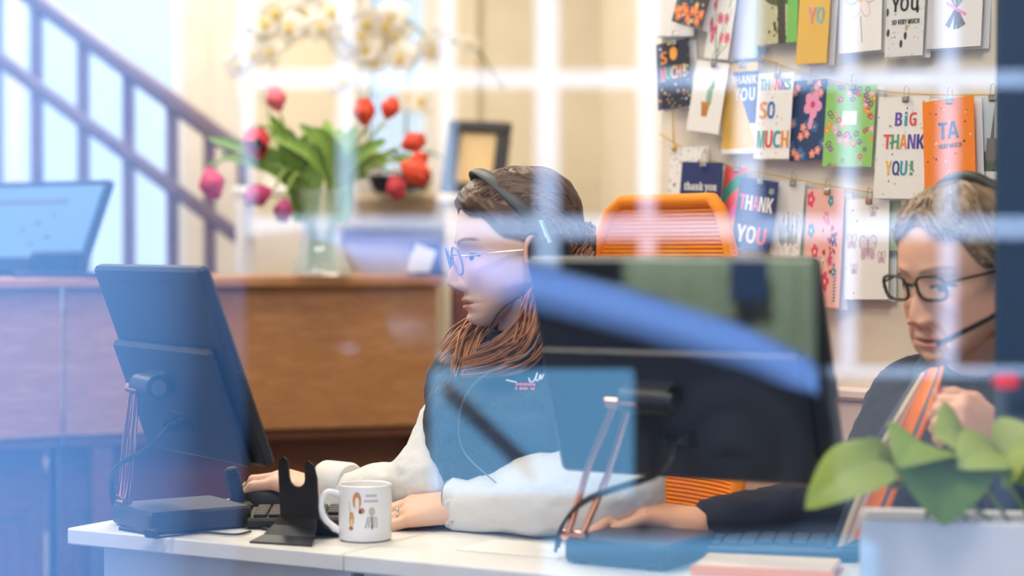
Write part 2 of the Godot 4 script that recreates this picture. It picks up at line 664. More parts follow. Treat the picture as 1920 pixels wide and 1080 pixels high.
func build_room() -> void:
	var w: StandardMaterial3D = mats.wall_paint
	struct("floor", one_box(Vector3(-0.5, -0.05, -3.6), Vector3(7.2, 0.1, 5.4)), mats.floor_carpet)
	struct("ceiling", one_box(Vector3(-0.5, 2.78, -3.6), Vector3(7.4, 0.16, 5.6)), mats.ceiling_paint)
	struct("wall_left", one_box(Vector3(-4.06, 1.35, -3.6), Vector3(0.12, 2.7, 5.4)), w)
	# card wall, with a panelled dado below
	var e := CORNER + ALONG * 3.75
	struct("wall_right", wall_mb(CORNER, e, 0.0, 2.7, 0.12, 1.0), w)
	struct("wall_passage", wall_mb(Vector3(0.28, 0, -3.6), Vector3(0.28, 0, -6.2), 0.0, 2.7, 0.12, -1.0), w)
	var rail := MB.new()
	var mid := CORNER + ALONG * 1.6
	rail.box(Vector3(mid.x, 0.905, mid.z) + OUT * 0.012, Vector3(3.2, 0.022, 0.024), Basis(ALONG, Vector3.UP, OUT), 0.006)
	struct("trim_1", rail, mats.dado_paint)
	struct("trim_2", one_box(Vector3(mid.x, 0.45, mid.z) + OUT * 0.006, Vector3(3.2, 0.88, 0.012), Basis(ALONG, Vector3.UP, OUT)), mats.dado_paint)
	# back wall with two window openings
	var z := -6.2
	var bw := MB.new()
	for q in [[-4.0, -3.2, 0.0, 2.7], [-3.2, -1.06, 0.0, 0.95], [-3.2, -1.06, 2.55, 2.7], [-1.06, -0.5, 0.0, 2.7], [-0.5, -0.25, 0.0, 1.36], [-0.5, -0.25, 2.55, 2.7], [-0.25, 0.4, 0.0, 2.7]]:
		bw.box(Vector3((q[0] + q[1]) / 2, (q[2] + q[3]) / 2, z - 0.09), Vector3(q[1] - q[0], q[3] - q[2], 0.18))
	struct("wall_back", bw, w)
	window_at(-3.2, -1.06, 0.95, 2.55, z, 4, "window_1")
	window_at(-0.5, -0.25, 1.36, 2.55, z, 1, "window_2")
	# street front: wall round the wide shop window, and its double glazing
	var fw := MB.new()
	for q in [[-4.12, 3.1, 0.0, 0.5], [-4.12, 3.1, 2.25, 2.86], [-4.12, -1.7, 0.5, 2.25], [2.0, 3.1, 0.5, 2.25]]:
		fw.box(Vector3((q[0] + q[1]) / 2, (q[2] + q[3]) / 2, -0.98), Vector3(q[1] - q[0], q[3] - q[2], 0.16))
	struct("wall_front", fw, w)
	var win := Node3D.new()
	win.name = "window_3"
	win.position = Vector3(0.15, 0.5, -0.96)
	add_child(win)
	win.set_meta("kind", "structure")
	for k in 2:
		part(win, "pane", one_box(Vector3(0.15, 1.375, -0.95 - 0.02 * k), Vector3(3.62, 1.67, 0.004)), mats.glass)
	var fr := MB.new()
	fr.box(Vector3(0.15, 0.52, -0.96), Vector3(3.7, 0.04, 0.07), Basis.IDENTITY, 0.004)
	fr.box(Vector3(0.15, 2.23, -0.96), Vector3(3.7, 0.04, 0.07), Basis.IDENTITY, 0.004)
	fr.box(Vector3(-1.68, 1.375, -0.96), Vector3(0.04, 1.67, 0.07), Basis.IDENTITY, 0.004)
	fr.box(Vector3(1.98, 1.375, -0.96), Vector3(0.04, 1.67, 0.07), Basis.IDENTITY, 0.004)
	part(win, "frame", fr, mats.white_paint)


func window_at(x0: float, x1: float, y0: float, y1: float, z: float, lights: int, called: String) -> void:
	var o := Node3D.new()
	o.name = called
	o.position = Vector3((x0 + x1) / 2, y0, z - 0.1)
	add_child(o)
	o.set_meta("kind", "structure")
	var fr := MB.new()
	for x in [x0 + 0.02, x1 - 0.02]:
		fr.box(Vector3(x, (y0 + y1) / 2, z - 0.06), Vector3(0.04, y1 - y0, 0.06), Basis.IDENTITY, 0.004)
	for y in [y0 + 0.02, y1 - 0.02]:
		fr.box(Vector3((x0 + x1) / 2, y, z - 0.06), Vector3(x1 - x0 - 0.08, 0.04, 0.06), Basis.IDENTITY, 0.004)
	part(o, "frame", fr, mats.white_paint)
	var step := (x1 - x0 - 0.08) / lights
	for k in lights:
		var cx := x0 + 0.04 + step * (k + 0.5)
		if k > 0:
			part(o, "mullion", one_box(Vector3(cx - step / 2, (y0 + y1) / 2, z - 0.06), Vector3(0.05, y1 - y0 - 0.08, 0.05), Basis.IDENTITY, 0.004), mats.white_paint)
		part(o, "pane", one_box(Vector3(cx, (y0 + y1) / 2, z - 0.07), Vector3(step, y1 - y0 - 0.08, 0.004)), mats.clear_glass)
		part(o, "blind", one_box(Vector3(cx, (y0 + y1) / 2, z - 0.1), Vector3(step, y1 - y0 - 0.06, 0.002)), mats.blind_fabric)


# ---------------------------------------------------------------- the street behind the camera, which the pane mirrors
const MIRROR := 0.95      # distance of the pane from the camera

# a point of the street that shows in the pane at this pixel and at this length of sight
func S(px: float, py: float, depth: float) -> Vector3:
	var p := P(px, py, depth)
	return Vector3(p.x, p.y, -2.0 * MIRROR - p.z)


func build_street() -> void:
	struct("street", one_box(Vector3(0, -0.06, 7.0), Vector3(30, 0.1, 16.0)), mats.asphalt)
	# white glazed facade across the lane
	var d := 10.8
	var s := d / F
	var zf := d - 2.0 * MIRROR
	var o := Node3D.new()
	o.name = "facade_opposite"
	o.position = Vector3(1.0, 0, zf + 0.2)
	add_child(o)
	o.set_meta("kind", "structure")
	o.set_meta("label", "glazed shopfront with white bars across the lane")
	var x0 := 310.0
	var gap := 190.0
	var back := MB.new()
	back.box(Vector3(1.0, 2.0, zf + 0.35), Vector3(16, 4.0, 0.3))
	part(o, "wall", back, mats.stone_wall)
	var rows := [-406.0, -128.0, 150.0, 428.0, 706.0]
	var cols := []
	for k in range(-1, 13):
		cols.append(x0 - 40.0 + gap * k if k < 1 else 462.0 + (k - 1) * 188.0)
	for i in range(1, cols.size()):
		for j in range(1, rows.size()):
			var a := S(cols[i - 1], rows[j - 1], d)
			var b := S(cols[i], rows[j], d)
			part(o, "pane", one_box(Vector3((a.x + b.x) / 2, (a.y + b.y) / 2, zf + 0.06), Vector3(absf(b.x - a.x), absf(a.y - b.y), 0.02)), mats.facade_pane)
	for i in cols.size():
		var top := S(cols[i], rows[0], d)
		var bot := S(cols[i], rows[-1], d)
		var wide := (44.0 if i in [5, 7] else 32.0) * s
		part(o, "glazing_bar", one_box(Vector3(top.x, (top.y + bot.y) / 2, zf), Vector3(wide, top.y - bot.y, 0.06), Basis.IDENTITY, 0.006), mats.facade_white)
	for j in rows.size():
		var a := S(cols[0], rows[j], d)
		var b := S(cols[-1], rows[j], d)
		part(o, "glazing_bar", one_box(Vector3((a.x + b.x) / 2, a.y, zf - 0.004), Vector3(b.x - a.x, (34.0 if j != 3 else 42.0) * s, 0.05), Basis.IDENTITY, 0.006), mats.facade_white)
	var st := MB.new()
	var low := S(0, 706, d)
	st.box(Vector3(1.0, low.y / 2, zf + 0.06), Vector3(9, low.y, 0.2))
	part(o, "plinth", st, mats.stone_wall)
	# clipped hedge in front of it
	var hm := MB.new()
	var ha := S(1170, 500, 10.3)
	var hb := S(1520, 500, 10.3)
	var hd := zf - 0.42
	var ring := []
	for i in 60:
		var row := []
		var x := lerpf(ha.x, hb.x, i / 59.0)
		for k in 20:
			var a := TAU * k / 20.0
			var p := Vector3(x, 0.55 + 0.56 * clampf(1.3 * sin(a), -1, 1), hd + 0.26 * clampf(1.3 * cos(a), -1, 1))
			p += Vector3(0, 0.03, 0.03) * grain.get_noise_3dv(p * 9.0) * 2.0
			row.append(p)
		ring.append(row)
	hm.grid(ring)
	hm.fan(ring[0], Vector3(ha.x, 0.55, hd)); hm.fan(ring[-1], Vector3(hb.x, 0.55, hd), true)
	solo("hedge", hm, mats.hedge_leaves, "clipped yellow-green hedge before the white shopfront across the lane", "hedge", Vector3((ha.x + hb.x) / 2, 0, hd))
	var sg := S(1405, 525, 10.0)
	var sp := thing("sign_post", "small plain dark blue sign on a post before the hedge", "sign", Vector3(sg.x, 0, sg.z))
	part(sp, "plate", one_box(sg, Vector3(72.0 / F * 10.0, 84.0 / F * 10.0, 0.02), Basis.IDENTITY, 0.008), mats.partition_blue)
	part(sp, "post", one_tube([Vector3(sg.x, 0, sg.z + 0.03), Vector3(sg.x, sg.y, sg.z + 0.03)], 0.02, 10), mats.black_plastic)
	parked_car()
	var bc := S(998, 812, 6.9)
	var bd := thing("display_board", "plain pale blue display board standing in the lane before the car", "board", Vector3(bc.x, 0, bc.z))
	part(bd, "panel", one_box(bc, Vector3(384.0 / F * 6.9, 236.0 / F * 6.9, 0.03), Basis.IDENTITY, 0.008), mats.board_blue)
	var st0 := S(832, 722, 6.84)
	var st1 := S(990, 872, 6.84)
	part(bd, "strut", one_tube([st0, st1], 0.022, 8), mats.black_plastic, "dark diagonal strut")
	var kb := S(1330, 1040, 6.6)
	solo("kerb_block", one_box(Vector3(kb.x, 0.07, kb.z), Vector3(1.15, 0.16, 0.2), Basis.IDENTITY, 0.02), mats.board_blue, "low pale blue painted kerb block in the lane", "kerb", Vector3(kb.x, 0, kb.z))
	for s1 in [-1, 1]:
		part(bd, "leg", one_box(Vector3(bc.x + 0.4 * s1, bc.y / 2 - 0.005, bc.z + 0.03), Vector3(0.03, bc.y - 0.01, 0.03)), mats.black_plastic)
	parked_van()


# a car body lofted from side profiles: rows run across its width
func parked_car() -> void:
	var d := 7.9
	var zc := d - 2.0 * MIRROR + 0.85           # middle of the car
	var at := Vector3(-0.5, 0, zc)
	var car := thing("parked_car", "low blue car with a sloping tail parked in the lane", "car", at)
	var body_line := [[-900, 640], [-700, 590], [-300, 560], [100, 545], [560, 690], [900, 720], [1180, 730], [1380, 730], [1530, 740], [1568, 760], [1572, 900], [1550, 985]]
	var low_line := [[-900, 900], [-700, 960], [-300, 985], [100, 985], [560, 985], [900, 985], [1160, 985], [1380, 985], [1500, 985], [1540, 985], [1550, 985], [1550, 988]]
	var mb := MB.new()
	var half := 0.85
	var rows := []
	for i in 41:
		var t := i / 40.0
		var k := t * (body_line.size() - 1)
		var a := int(minf(k, body_line.size() - 2))
		var fr := k - a
		var px := lerpf(body_line[a][0], body_line[a + 1][0], fr)
		var up := S(px, lerpf(body_line[a][1], body_line[a + 1][1], fr), d)
		var dn := S(px, lerpf(low_line[a][1], low_line[a + 1][1], fr), d)
		var lo := maxf(0.17, dn.y)
		var hi := maxf(lo + 0.05, up.y)
		var taper := 1.0 - 0.12 * pow(absf(t - 0.5) * 2.0, 4.0)
		var row := []
		for q in [[-1.0, lo], [-1.03, lerpf(lo, hi, 0.35)], [-1.0, lerpf(lo, hi, 0.8)], [-0.93, lerpf(lo, hi, 0.95)], [-0.8, hi], [0.8, hi], [0.93, lerpf(lo, hi, 0.95)], [1.0, lerpf(lo, hi, 0.8)], [1.03, lerpf(lo, hi, 0.35)], [1.0, lo]]:
			row.append(Vector3(up.x, q[1], zc + q[0] * half * taper))
		row.reverse()
		rows.append(row)
	mb.grid(rows)
	mb.fan(rows[0], rows[0][0].lerp(rows[0][5], 0.5), true)
	mb.fan(rows[-1], rows[-1][0].lerp(rows[-1][5], 0.5))
	part(car, "body", mb, mats.car_lower, "dark grey lower body")
	# roof shell and the dark glass below it
	var roof_line := [[120, 540], [330, 452], [560, 424], [800, 432], [1000, 492], [1200, 545], [1400, 608], [1530, 672]]
	var rf := MB.new()
	var gl := MB.new()
	rows = []
	var grows := []
	for i in 29:
		var k := i / 28.0 * (roof_line.size() - 1)
		var a := int(minf(k, roof_line.size() - 2))
		var p := S(lerpf(roof_line[a][0], roof_line[a + 1][0], k - a), lerpf(roof_line[a][1], roof_line[a + 1][1], k - a), d + 0.25)
		var row := []
		for q in [[-0.74, -0.21], [-0.785, -0.165], [-0.79, -0.115], [-0.765, -0.065], [-0.70, -0.025], [-0.58, -0.006], [-0.3, 0.0], [0.3, 0.0], [0.58, -0.006], [0.70, -0.025], [0.765, -0.065], [0.79, -0.115], [0.785, -0.165], [0.74, -0.21]]:
			row.append(Vector3(p.x, p.y + q[1], zc + q[0] * 0.86))
		row.reverse()
		rows.append(row)
		grows.append([Vector3(p.x, maxf(0.5, p.y - 0.5), zc + 0.69), Vector3(p.x, p.y - 0.06, zc + 0.6), Vector3(p.x, p.y - 0.06, zc - 0.6), Vector3(p.x, maxf(0.5, p.y - 0.5), zc - 0.69)])
	rf.grid(rows, false)
	part(car, "roof", rf, mats.car_paint)
	gl.grid(grows, false)
	part(car, "window_glass", gl, mats.car_window)
	for q in [1375.0, -420.0]:
		for side in [-1, 1]:
			var c := S(q, 830, d)
			var wm := MB.new()
			var ax := Basis(Vector3.RIGHT, PI / 2)
			wm.lathe(Vector3(c.x, 0.31, zc + side * 0.79), [[0.2, -0.1], [0.29, -0.1], [0.31, -0.07], [0.31, 0.07], [0.29, 0.1], [0.2, 0.1]], 28, ax)
			var wheel := part(car, "wheel", wm, mats.tyre)
			var rim := MB.new()
			rim.lathe(Vector3(c.x, 0.31, zc + side * 0.79), [[0.0, -0.08], [0.2, -0.09], [0.2, 0.09], [0.0, 0.08]], 20, ax)
			part(wheel, "rim", rim, mats.tyre)
	var tl := S(1888, 715, d)
	# the small red lamp that the pane mirrors belongs to a moped standing behind the car
	var mo := thing("moped", "dark moped with a lit red tail light behind the blue car", "moped", Vector3(tl.x, 0, tl.z))
	var b := MB.new()
	b.tube(curve([tl + Vector3(0.04, -0.06, 0.05), tl + Vector3(0.3, -0.12, 0.05), tl + Vector3(0.55, -0.3, 0.05), tl + Vector3(0.9, -0.3, 0.05), tl + Vector3(1.05, 0.1, 0.05)]), 0.09, 10)
	part(mo, "body", b, mats.black_plastic)
	for x in [0.25, 1.15]:
		var wm := MB.new()
		wm.lathe(Vector3(tl.x + x, 0.22, tl.z + 0.05), [[0.14, -0.05], [0.2, -0.05], [0.22, 0.0], [0.2, 0.05], [0.14, 0.05], [0.14, -0.05]], 24, Basis(Vector3.RIGHT, PI / 2))
		part(mo, "wheel", wm, mats.tyre)
	for x in [-0.022, 0.022]:
		var lm := MB.new()
		lm.ball(tl + Vector3(x, 0, 0), Vector3(0.03, 0.03, 0.025))
		part(mo, "tail_light", lm, mats.tail_light, "lit red tail light")


func parked_van() -> void:
	var d := 5.4
	var zc := d - 2.0 * MIRROR
	var x1 := S(420, 500, d + 0.9).x - 0.5
	var at := Vector3(x1 - 1.6, 0, zc + 0.9)
	var van := thing("parked_van", "tall bright blue panel van parked beside the blue car", "van", at)
	var mb := MB.new()
	var rows := []
	for lv in [[0.06, 0.0], [0.5, 0.03], [1.3, 0.03], [1.9, 0.0], [2.3, -0.06], [2.45, -0.2], [2.5, -0.4]]:
		var row := []
		for k in 64:
			var a := TAU * k / 64.0
			var cx := signf(cos(a)) * pow(absf(cos(a)), 0.5)
			var cz := signf(sin(a)) * pow(absf(sin(a)), 0.5)
			row.append(Vector3(at.x + cx * (2.1 + lv[1]), lv[0], at.z - cz * (0.9 + lv[1])))
		rows.append(row)
	mb.grid(rows)
	mb.fan(rows[-1], Vector3(at.x, 2.52, at.z))
	mb.fan(rows[0], Vector3(at.x, 0.06, at.z), true)
	part(van, "body", mb, mats.van_paint)
	for x in [-1.3, 1.3]:
		for side in [-1, 1]:
			var wm := MB.new()
			wm.lathe(Vector3(at.x + x, 0.33, at.z + side * 0.62), [[0.0, -0.1], [0.3, -0.1], [0.33, -0.07], [0.33, 0.07], [0.3, 0.1], [0.0, 0.1]], 24, Basis(Vector3.RIGHT, PI / 2))
			part(van, "wheel", wm, mats.tyre)


# ---------------------------------------------------------------- reception counter
func build_counter() -> void:
	var top := 1.09
	var a := P(-140, 560, 4.08)
	var b := P(118, 560, 4.28)
	var e := P(820, 560, 4.56)
	a.y = 0; b.y = 0; e.y = 0
	var o := thing("reception_counter", "long wooden reception counter with a warm oak upper front and dark mahogany base", "counter", (b + e) / 2)
	var nl := (b - a).normalized()
	var nr := (e - b).normalized()
	for q in [[a, b, nl], [b, e, nr]]:
		var p: Vector3 = q[0]
		var r: Vector3 = q[1]
		var d: Vector3 = q[2]
		var back := Vector3.UP.cross(d)          # away from the camera
		var bs := Basis(d, Vector3.UP, d.cross(Vector3.UP))
		var l := (r - p).length()
		var m := (p + r) / 2
		part(o, "top", one_box(m + back * 0.22 + Vector3(0, top - 0.012, 0), Vector3(l + 0.004, 0.024, 0.50), bs, 0.004), mats.oak_panel)
		part(o, "front_panel", one_box(m + back * 0.02 + Vector3(0, (top - 0.024 + 0.735) / 2, 0), Vector3(l - 0.004, top - 0.024 - 0.735, 0.04), bs, 0.003), mats.oak_panel)
		part(o, "base_panel", one_box(m + back * 0.12 + Vector3(0, 0.365, 0), Vector3(l, 0.73, 0.04), bs, 0.0), mats.mahogany)
		part(o, "shadow_rail", one_box(m + back * 0.06 + Vector3(0, 0.722, 0), Vector3(l - 0.006, 0.026, 0.09), bs, 0.004), mats.mahogany)
		part(o, "worktop", one_box(m + back * 0.34 + Vector3(0, 0.74, 0), Vector3(l - 0.02, 0.025, 0.36), bs, 0.0), mats.mahogany)
		part(o, "back_support", one_box(m + back * 0.5 + Vector3(0, 0.36, 0), Vector3(l - 0.02, 0.73, 0.03), bs, 0.0), mats.mahogany)
		# raised frame and field of the base
		var n := 2 if l < 0.5 else 3
		for k in n:
			var c := p + d * l * (k + 0.5) / n + back * 0.097
			var wide := l / n - 0.08
			part(o, "moulding", one_box(c + Vector3(0, 0.56, 0), Vector3(wide, 0.022, 0.012), bs, 0.004), mats.mahogany)
			for s in [-1, 1]:
				part(o, "moulding", one_box(c + d * wide * 0.5 * s + Vector3(0, 0.33, 0), Vector3(0.022, 0.48, 0.012), bs, 0.004), mats.mahogany)
			part(o, "field", one_box(c + Vector3(0, 0.32, 0), Vector3(wide - 0.06, 0.42, 0.008), bs, 0.003), mats.mahogany)
	var pil := P(190, 900, 4.36)
	part(o, "pilaster", one_box(Vector3(pil.x, 0.36, pil.z), Vector3(0.05, 0.70, 0.05), Basis(nr, Vector3.UP, nr.cross(Vector3.UP)), 0.004), mats.mahogany)
	var bs2 := Basis(nr, Vector3.UP, nr.cross(Vector3.UP))
	part(o, "end_panel", one_box(e - nr * 0.015 + Vector3.UP.cross(nr) * 0.27 + Vector3(0, 0.53, 0), Vector3(0.03, 1.06, 0.46), bs2, 0.003), mats.mahogany)
	# dark cupboard behind the gap at the end of the counter
	var cu := P(850, 700, 4.97)
	cu.x += 0.10
	var cb := thing("low_cupboard", "dark wooden cupboard beyond the end of the counter", "cupboard", Vector3(cu.x + 0.1, 0, cu.z))
	part(cb, "body", one_box(Vector3(cu.x + 0.1, 0.54, cu.z), Vector3(0.40, 1.08, 0.4), Basis.IDENTITY, 0.006), mats.mahogany)
	for s in [-1, 1]:
		var dr := part(cb, "door", one_box(Vector3(cu.x + 0.1 + s * 0.098, 0.54, cu.z + 0.206), Vector3(0.185, 0.98, 0.014), Basis.IDENTITY, 0.003), mats.mahogany)
		part(dr, "knob", one_box(Vector3(cu.x + 0.1 + s * 0.025, 0.6, cu.z + 0.222), Vector3(0.016, 0.016, 0.02), Basis.IDENTITY, 0.005), mats.chrome)
	# the screen on the counter, facing out
	counter_screen()
	# leaflets in a clear stand
	var lf := P(800, 508, 4.62)
	lf.y = top
	var h := thing("leaflet_holder", "clear leaflet holder with white leaflets standing at the counter's end", "leaflet holder", lf)
	var lean := Basis(Vector3.UP, 0.5) * Basis(Vector3.RIGHT, -0.25)
	part(h, "backplate", one_box(lf + Vector3(0, 0.04, -0.01), Vector3(0.075, 0.08, 0.003), lean), mats.frame_black)
	part(h, "leaflet", one_box(lf + Vector3(-0.012, 0.035, 0.004), Vector3(0.055, 0.07, 0.006), Basis(Vector3.UP, 0.5) * Basis(Vector3.BACK, -0.35)), mats.paper_white)
	part(h, "foot", one_box(lf + Vector3(0, 0.003, 0), Vector3(0.08, 0.006, 0.06), Basis(Vector3.UP, 0.5), 0.002), mats.frame_black)


func counter_screen() -> void:
	var foot := P(130, 528, 4.34)
	foot.y = 1.09
	var o := thing("counter_monitor", "black framed monitor with a pale blue page on the counter", "monitor", foot)
	var tr := P(205, 335, 4.34)
	var wide := 0.40
	var t := Vector3(0.82, 0.0, 0.57).normalized()
	var face := Vector3(-0.57, 0.0, 0.82).normalized()
	var u := (Vector3.UP * cos(0.42) - face * sin(0.42)).normalized()
	var n := t.cross(u)
	var bs := Basis(t, u, n)
	var tall := 0.235
	var c := tr - u * tall / 2 - t * wide / 2
	part(o, "housing", one_box(c - n * 0.012, Vector3(wide, tall, 0.022), bs, 0.004), mats.charcoal_plastic)
	var sc := part(o, "screen", one_box(c + n * 0.0005 + u * 0.006, Vector3(wide - 0.02, tall - 0.045, 0.002), bs), mats.screen_page, "pale blue page on the screen")
	var q := c + n * 0.002 + u * 0.006
	part(sc, "page_bar", one_box(q + u * (tall * 0.5 - 0.062) - t * 0.03, Vector3(wide * 0.62, 0.012, 0.001), bs), mats.steel_grey)
	for k in 5:
		part(sc, "page_mark", one_box(q + u * (0.02 - 0.018 * k) + t * (0.06 - 0.045 * (k % 3)), Vector3(0.014 + 0.008 * (k % 2), 0.007, 0.001), bs), mats.steel_grey)
	part(o, "chin", one_box(c - u * (tall * 0.5 - 0.02) + n * 0.002, Vector3(wide - 0.004, 0.036, 0.004), bs), mats.black_plastic)
	part(o, "stand", one_box(foot + Vector3(-0.02, 0.03, 0.02), Vector3(0.12, 0.06, 0.1), Basis(Vector3.UP, 0.25), 0.008), mats.charcoal_plastic)
	part(o, "foot", one_box(foot + Vector3(-0.02, 0.006, 0.01), Vector3(0.2, 0.012, 0.16), Basis(Vector3.UP, 0.25), 0.004), mats.black_plastic)


# ---------------------------------------------------------------- stairs with balustrade
func build_stairs() -> void:
	var d := 5.45
	var a := P(-60, -95, d)
	var b := P(470, 300, d)
	var o := thing("staircase", "dark wooden staircase with turned-down handrail and square balusters before the bright window", "staircase", Vector3((a.x + b.x) / 2, 0, a.z))
	var dir := (b - a).normalized()
	var bs := Basis(dir, Vector3(0, 0, 1).cross(dir), Vector3(0, 0, 1))
	part(o, "handrail", one_box((a + b) / 2, Vector3((b - a).length(), 0.052, 0.06), bs, 0.012), mats.stair_wood)
	var drop := Vector3(0, -0.245, 0)
	part(o, "lower_rail", one_box((a + b) / 2 + drop, Vector3((b - a).length(), 0.04, 0.045), bs, 0.008), mats.stair_wood)
	for px in [-10.0, 68.0, 155.0, 240.0, 322.0, 392.0, 455.0]:
		var x := P(px, 300, d).x
		var y := a.y + (x - a.x) * (b.y - a.y) / (b.x - a.x)
		var low := 0.62
		part(o, "baluster", one_box(Vector3(x, (y + low) / 2, a.z), Vector3(0.032, y - low, 0.032), Basis.IDENTITY, 0.003), mats.stair_wood)
	part(o, "string", one_box(Vector3((a.x + b.x) / 2, 0.6, a.z), Vector3(1.0, 0.08, 0.06), Basis.IDENTITY, 0.004), mats.stair_wood)
	for k in 3:
		part(o, "tread", one_box(Vector3(b.x + 0.02 - 0.26 * k, 0.09 + 0.17 * k, a.z - 0.34), Vector3(0.3, 0.18 + 0.0 * k, 0.6), Basis.IDENTITY, 0.004), mats.stair_wood)


# ---------------------------------------------------------------- mantel shelf and what stands on it
func build_mantel() -> void:
	var d := 5.55
	var tl := P(640, 366, d)
	var tr := P(850, 366, d)
	var top := tl.y
	var z := tl.z - 0.12
	var cx := (tl.x + tr.x) / 2
	var o := thing("mantelpiece", "pale stone mantelpiece against the back wall", "mantelpiece", Vector3(cx, 0, z))
	part(o, "shelf", one_box(Vector3(cx, top - 0.05, z), Vector3(0.40, 0.10, 0.28), Basis.IDENTITY, 0.012), mats.stone_mantel)
	part(o, "breast", one_box(Vector3(cx, (top - 0.1) / 2, z - 0.02), Vector3(0.34, top - 0.1, 0.2), Basis.IDENTITY, 0.01), mats.stone_mantel)
	# shallow black bowl
	var bp := P(742, 366, 5.45)
	bp.y = top
	var bowl := MB.new()
	bowl.lathe(bp, [[0.0, 0.0], [0.07, 0.0], [0.09, 0.012], [0.106, 0.05], [0.104, 0.052], [0.084, 0.016], [0.0, 0.012]], 32)
	solo("black_bowl", bowl, mats.frame_black, "shallow black bowl standing on the stone mantelpiece", "bowl", bp)
	# picture in a broad black frame, on the cupboard, leaning back
	var f0 := P(893, 296, 5.2)
	var pic := thing("picture_frame", "cream picture in a broad black frame tilted beside the mantelpiece", "picture", f0 + Vector3(0, -0.08, 0))
	var bs := Basis(Vector3.UP, -0.35) * Basis(Vector3.BACK, -0.06) * Basis(Vector3.RIGHT, -0.18)
	for q in [[0, 0.085, 0.18, 0.03], [0, -0.085, 0.18, 0.03]]:
		part(pic, "frame_bar", one_box(f0 + bs * Vector3(q[0], q[1], 0), Vector3(q[2], q[3], 0.025), bs, 0.004), mats.frame_black)
	for s in [-1, 1]:
		part(pic, "frame_bar", one_box(f0 + bs * Vector3(0.072 * s, 0, 0), Vector3(0.036, 0.14, 0.025), bs, 0.004), mats.frame_black)
	part(pic, "picture", one_box(f0 - bs.z * 0.006, Vector3(0.12, 0.15, 0.004), bs), mats.mat_cream)
	# tall narrow cabinet that carries it
	var cz := P(905, 350, 5.25)
	var st := f0.y - 0.1
	var pl := thing("plinth_stand", "plain cream plinth that carries the black framed picture", "plinth", Vector3(cz.x, 0, cz.z))
	part(pl, "column", one_box(Vector3(cz.x, st / 2 - 0.012, cz.z - 0.02), Vector3(0.2, st - 0.024, 0.16), Basis.IDENTITY, 0.005), mats.wall_paint)
	part(pl, "cap", one_box(Vector3(cz.x, st - 0.012, cz.z - 0.02), Vector3(0.24, 0.024, 0.2), Basis.IDENTITY, 0.005), mats.wall_paint)
	# flat pilaster strips of the back wall
	for px in [425.0, 868.0]:
		var x := P(px, 300, 6.2).x
		struct("trim_3" if px < 500 else "trim_4", one_box(Vector3(x, 1.35, -6.19), Vector3(0.1, 2.7, 0.03), Basis.IDENTITY, 0.006), mats.wall_paint)


# ---------------------------------------------------------------- desk
const DU := Vector3(0.8704, 0, 0.4924)      # along the front edge of the desk, to the right
const DV := Vector3(0.4924, 0, -0.8704)     # across it, away from the street


func build_desk() -> void:
	var c := on(125, 990)
	var db := Basis(DU, Vector3.UP, DU.cross(Vector3.UP))
	var joint := 0.505
	var ends := [0.0, joint, 1.95]
	for k in 2:
		var x0: float = ends[k] + (0.0008 if k == 1 else 0.0)
		var x1: float = ends[k + 1] - (0.0008 if k == 0 else 0.0)
		var mid := c + DU * (x0 + x1) / 2 + DV * 0.33
		var o := thing("desk", ["short white desk with the headset stand and mug on it", "long white desk with the planter and partition on it"][k], "desk", Vector3(mid.x, 0, mid.z))
		part(o, "desktop", one_box(mid - Vector3(0, 0.0125, 0), Vector3(x1 - x0, 0.025, 0.66), db, 0.0025), mats.desk_white)
		var w := x1 - x0
		part(o, "modesty_panel", one_box(Vector3(mid.x, 0.40, mid.z) + DU * (0.015 if k == 0 else 0.0) - DV * 0.285, Vector3(w - (0.05 if k == 0 else 0.02), 0.60, 0.018), db, 0.002), mats.desk_panel)
		for s in [-1, 1]:
			for f in [-1, 1]:
				part(o, "leg", one_box(Vector3(mid.x, 0.351, mid.z) + DU * (w / 2 - 0.03) * s + DV * 0.27 * f, Vector3(0.04, 0.70, 0.04), db, 0.004), mats.steel_grey)
		part(o, "rail", one_box(Vector3(mid.x, 0.69, mid.z) - DV * 0.26, Vector3(w - 0.09, 0.028, 0.02), db, 0.003), mats.steel_grey)


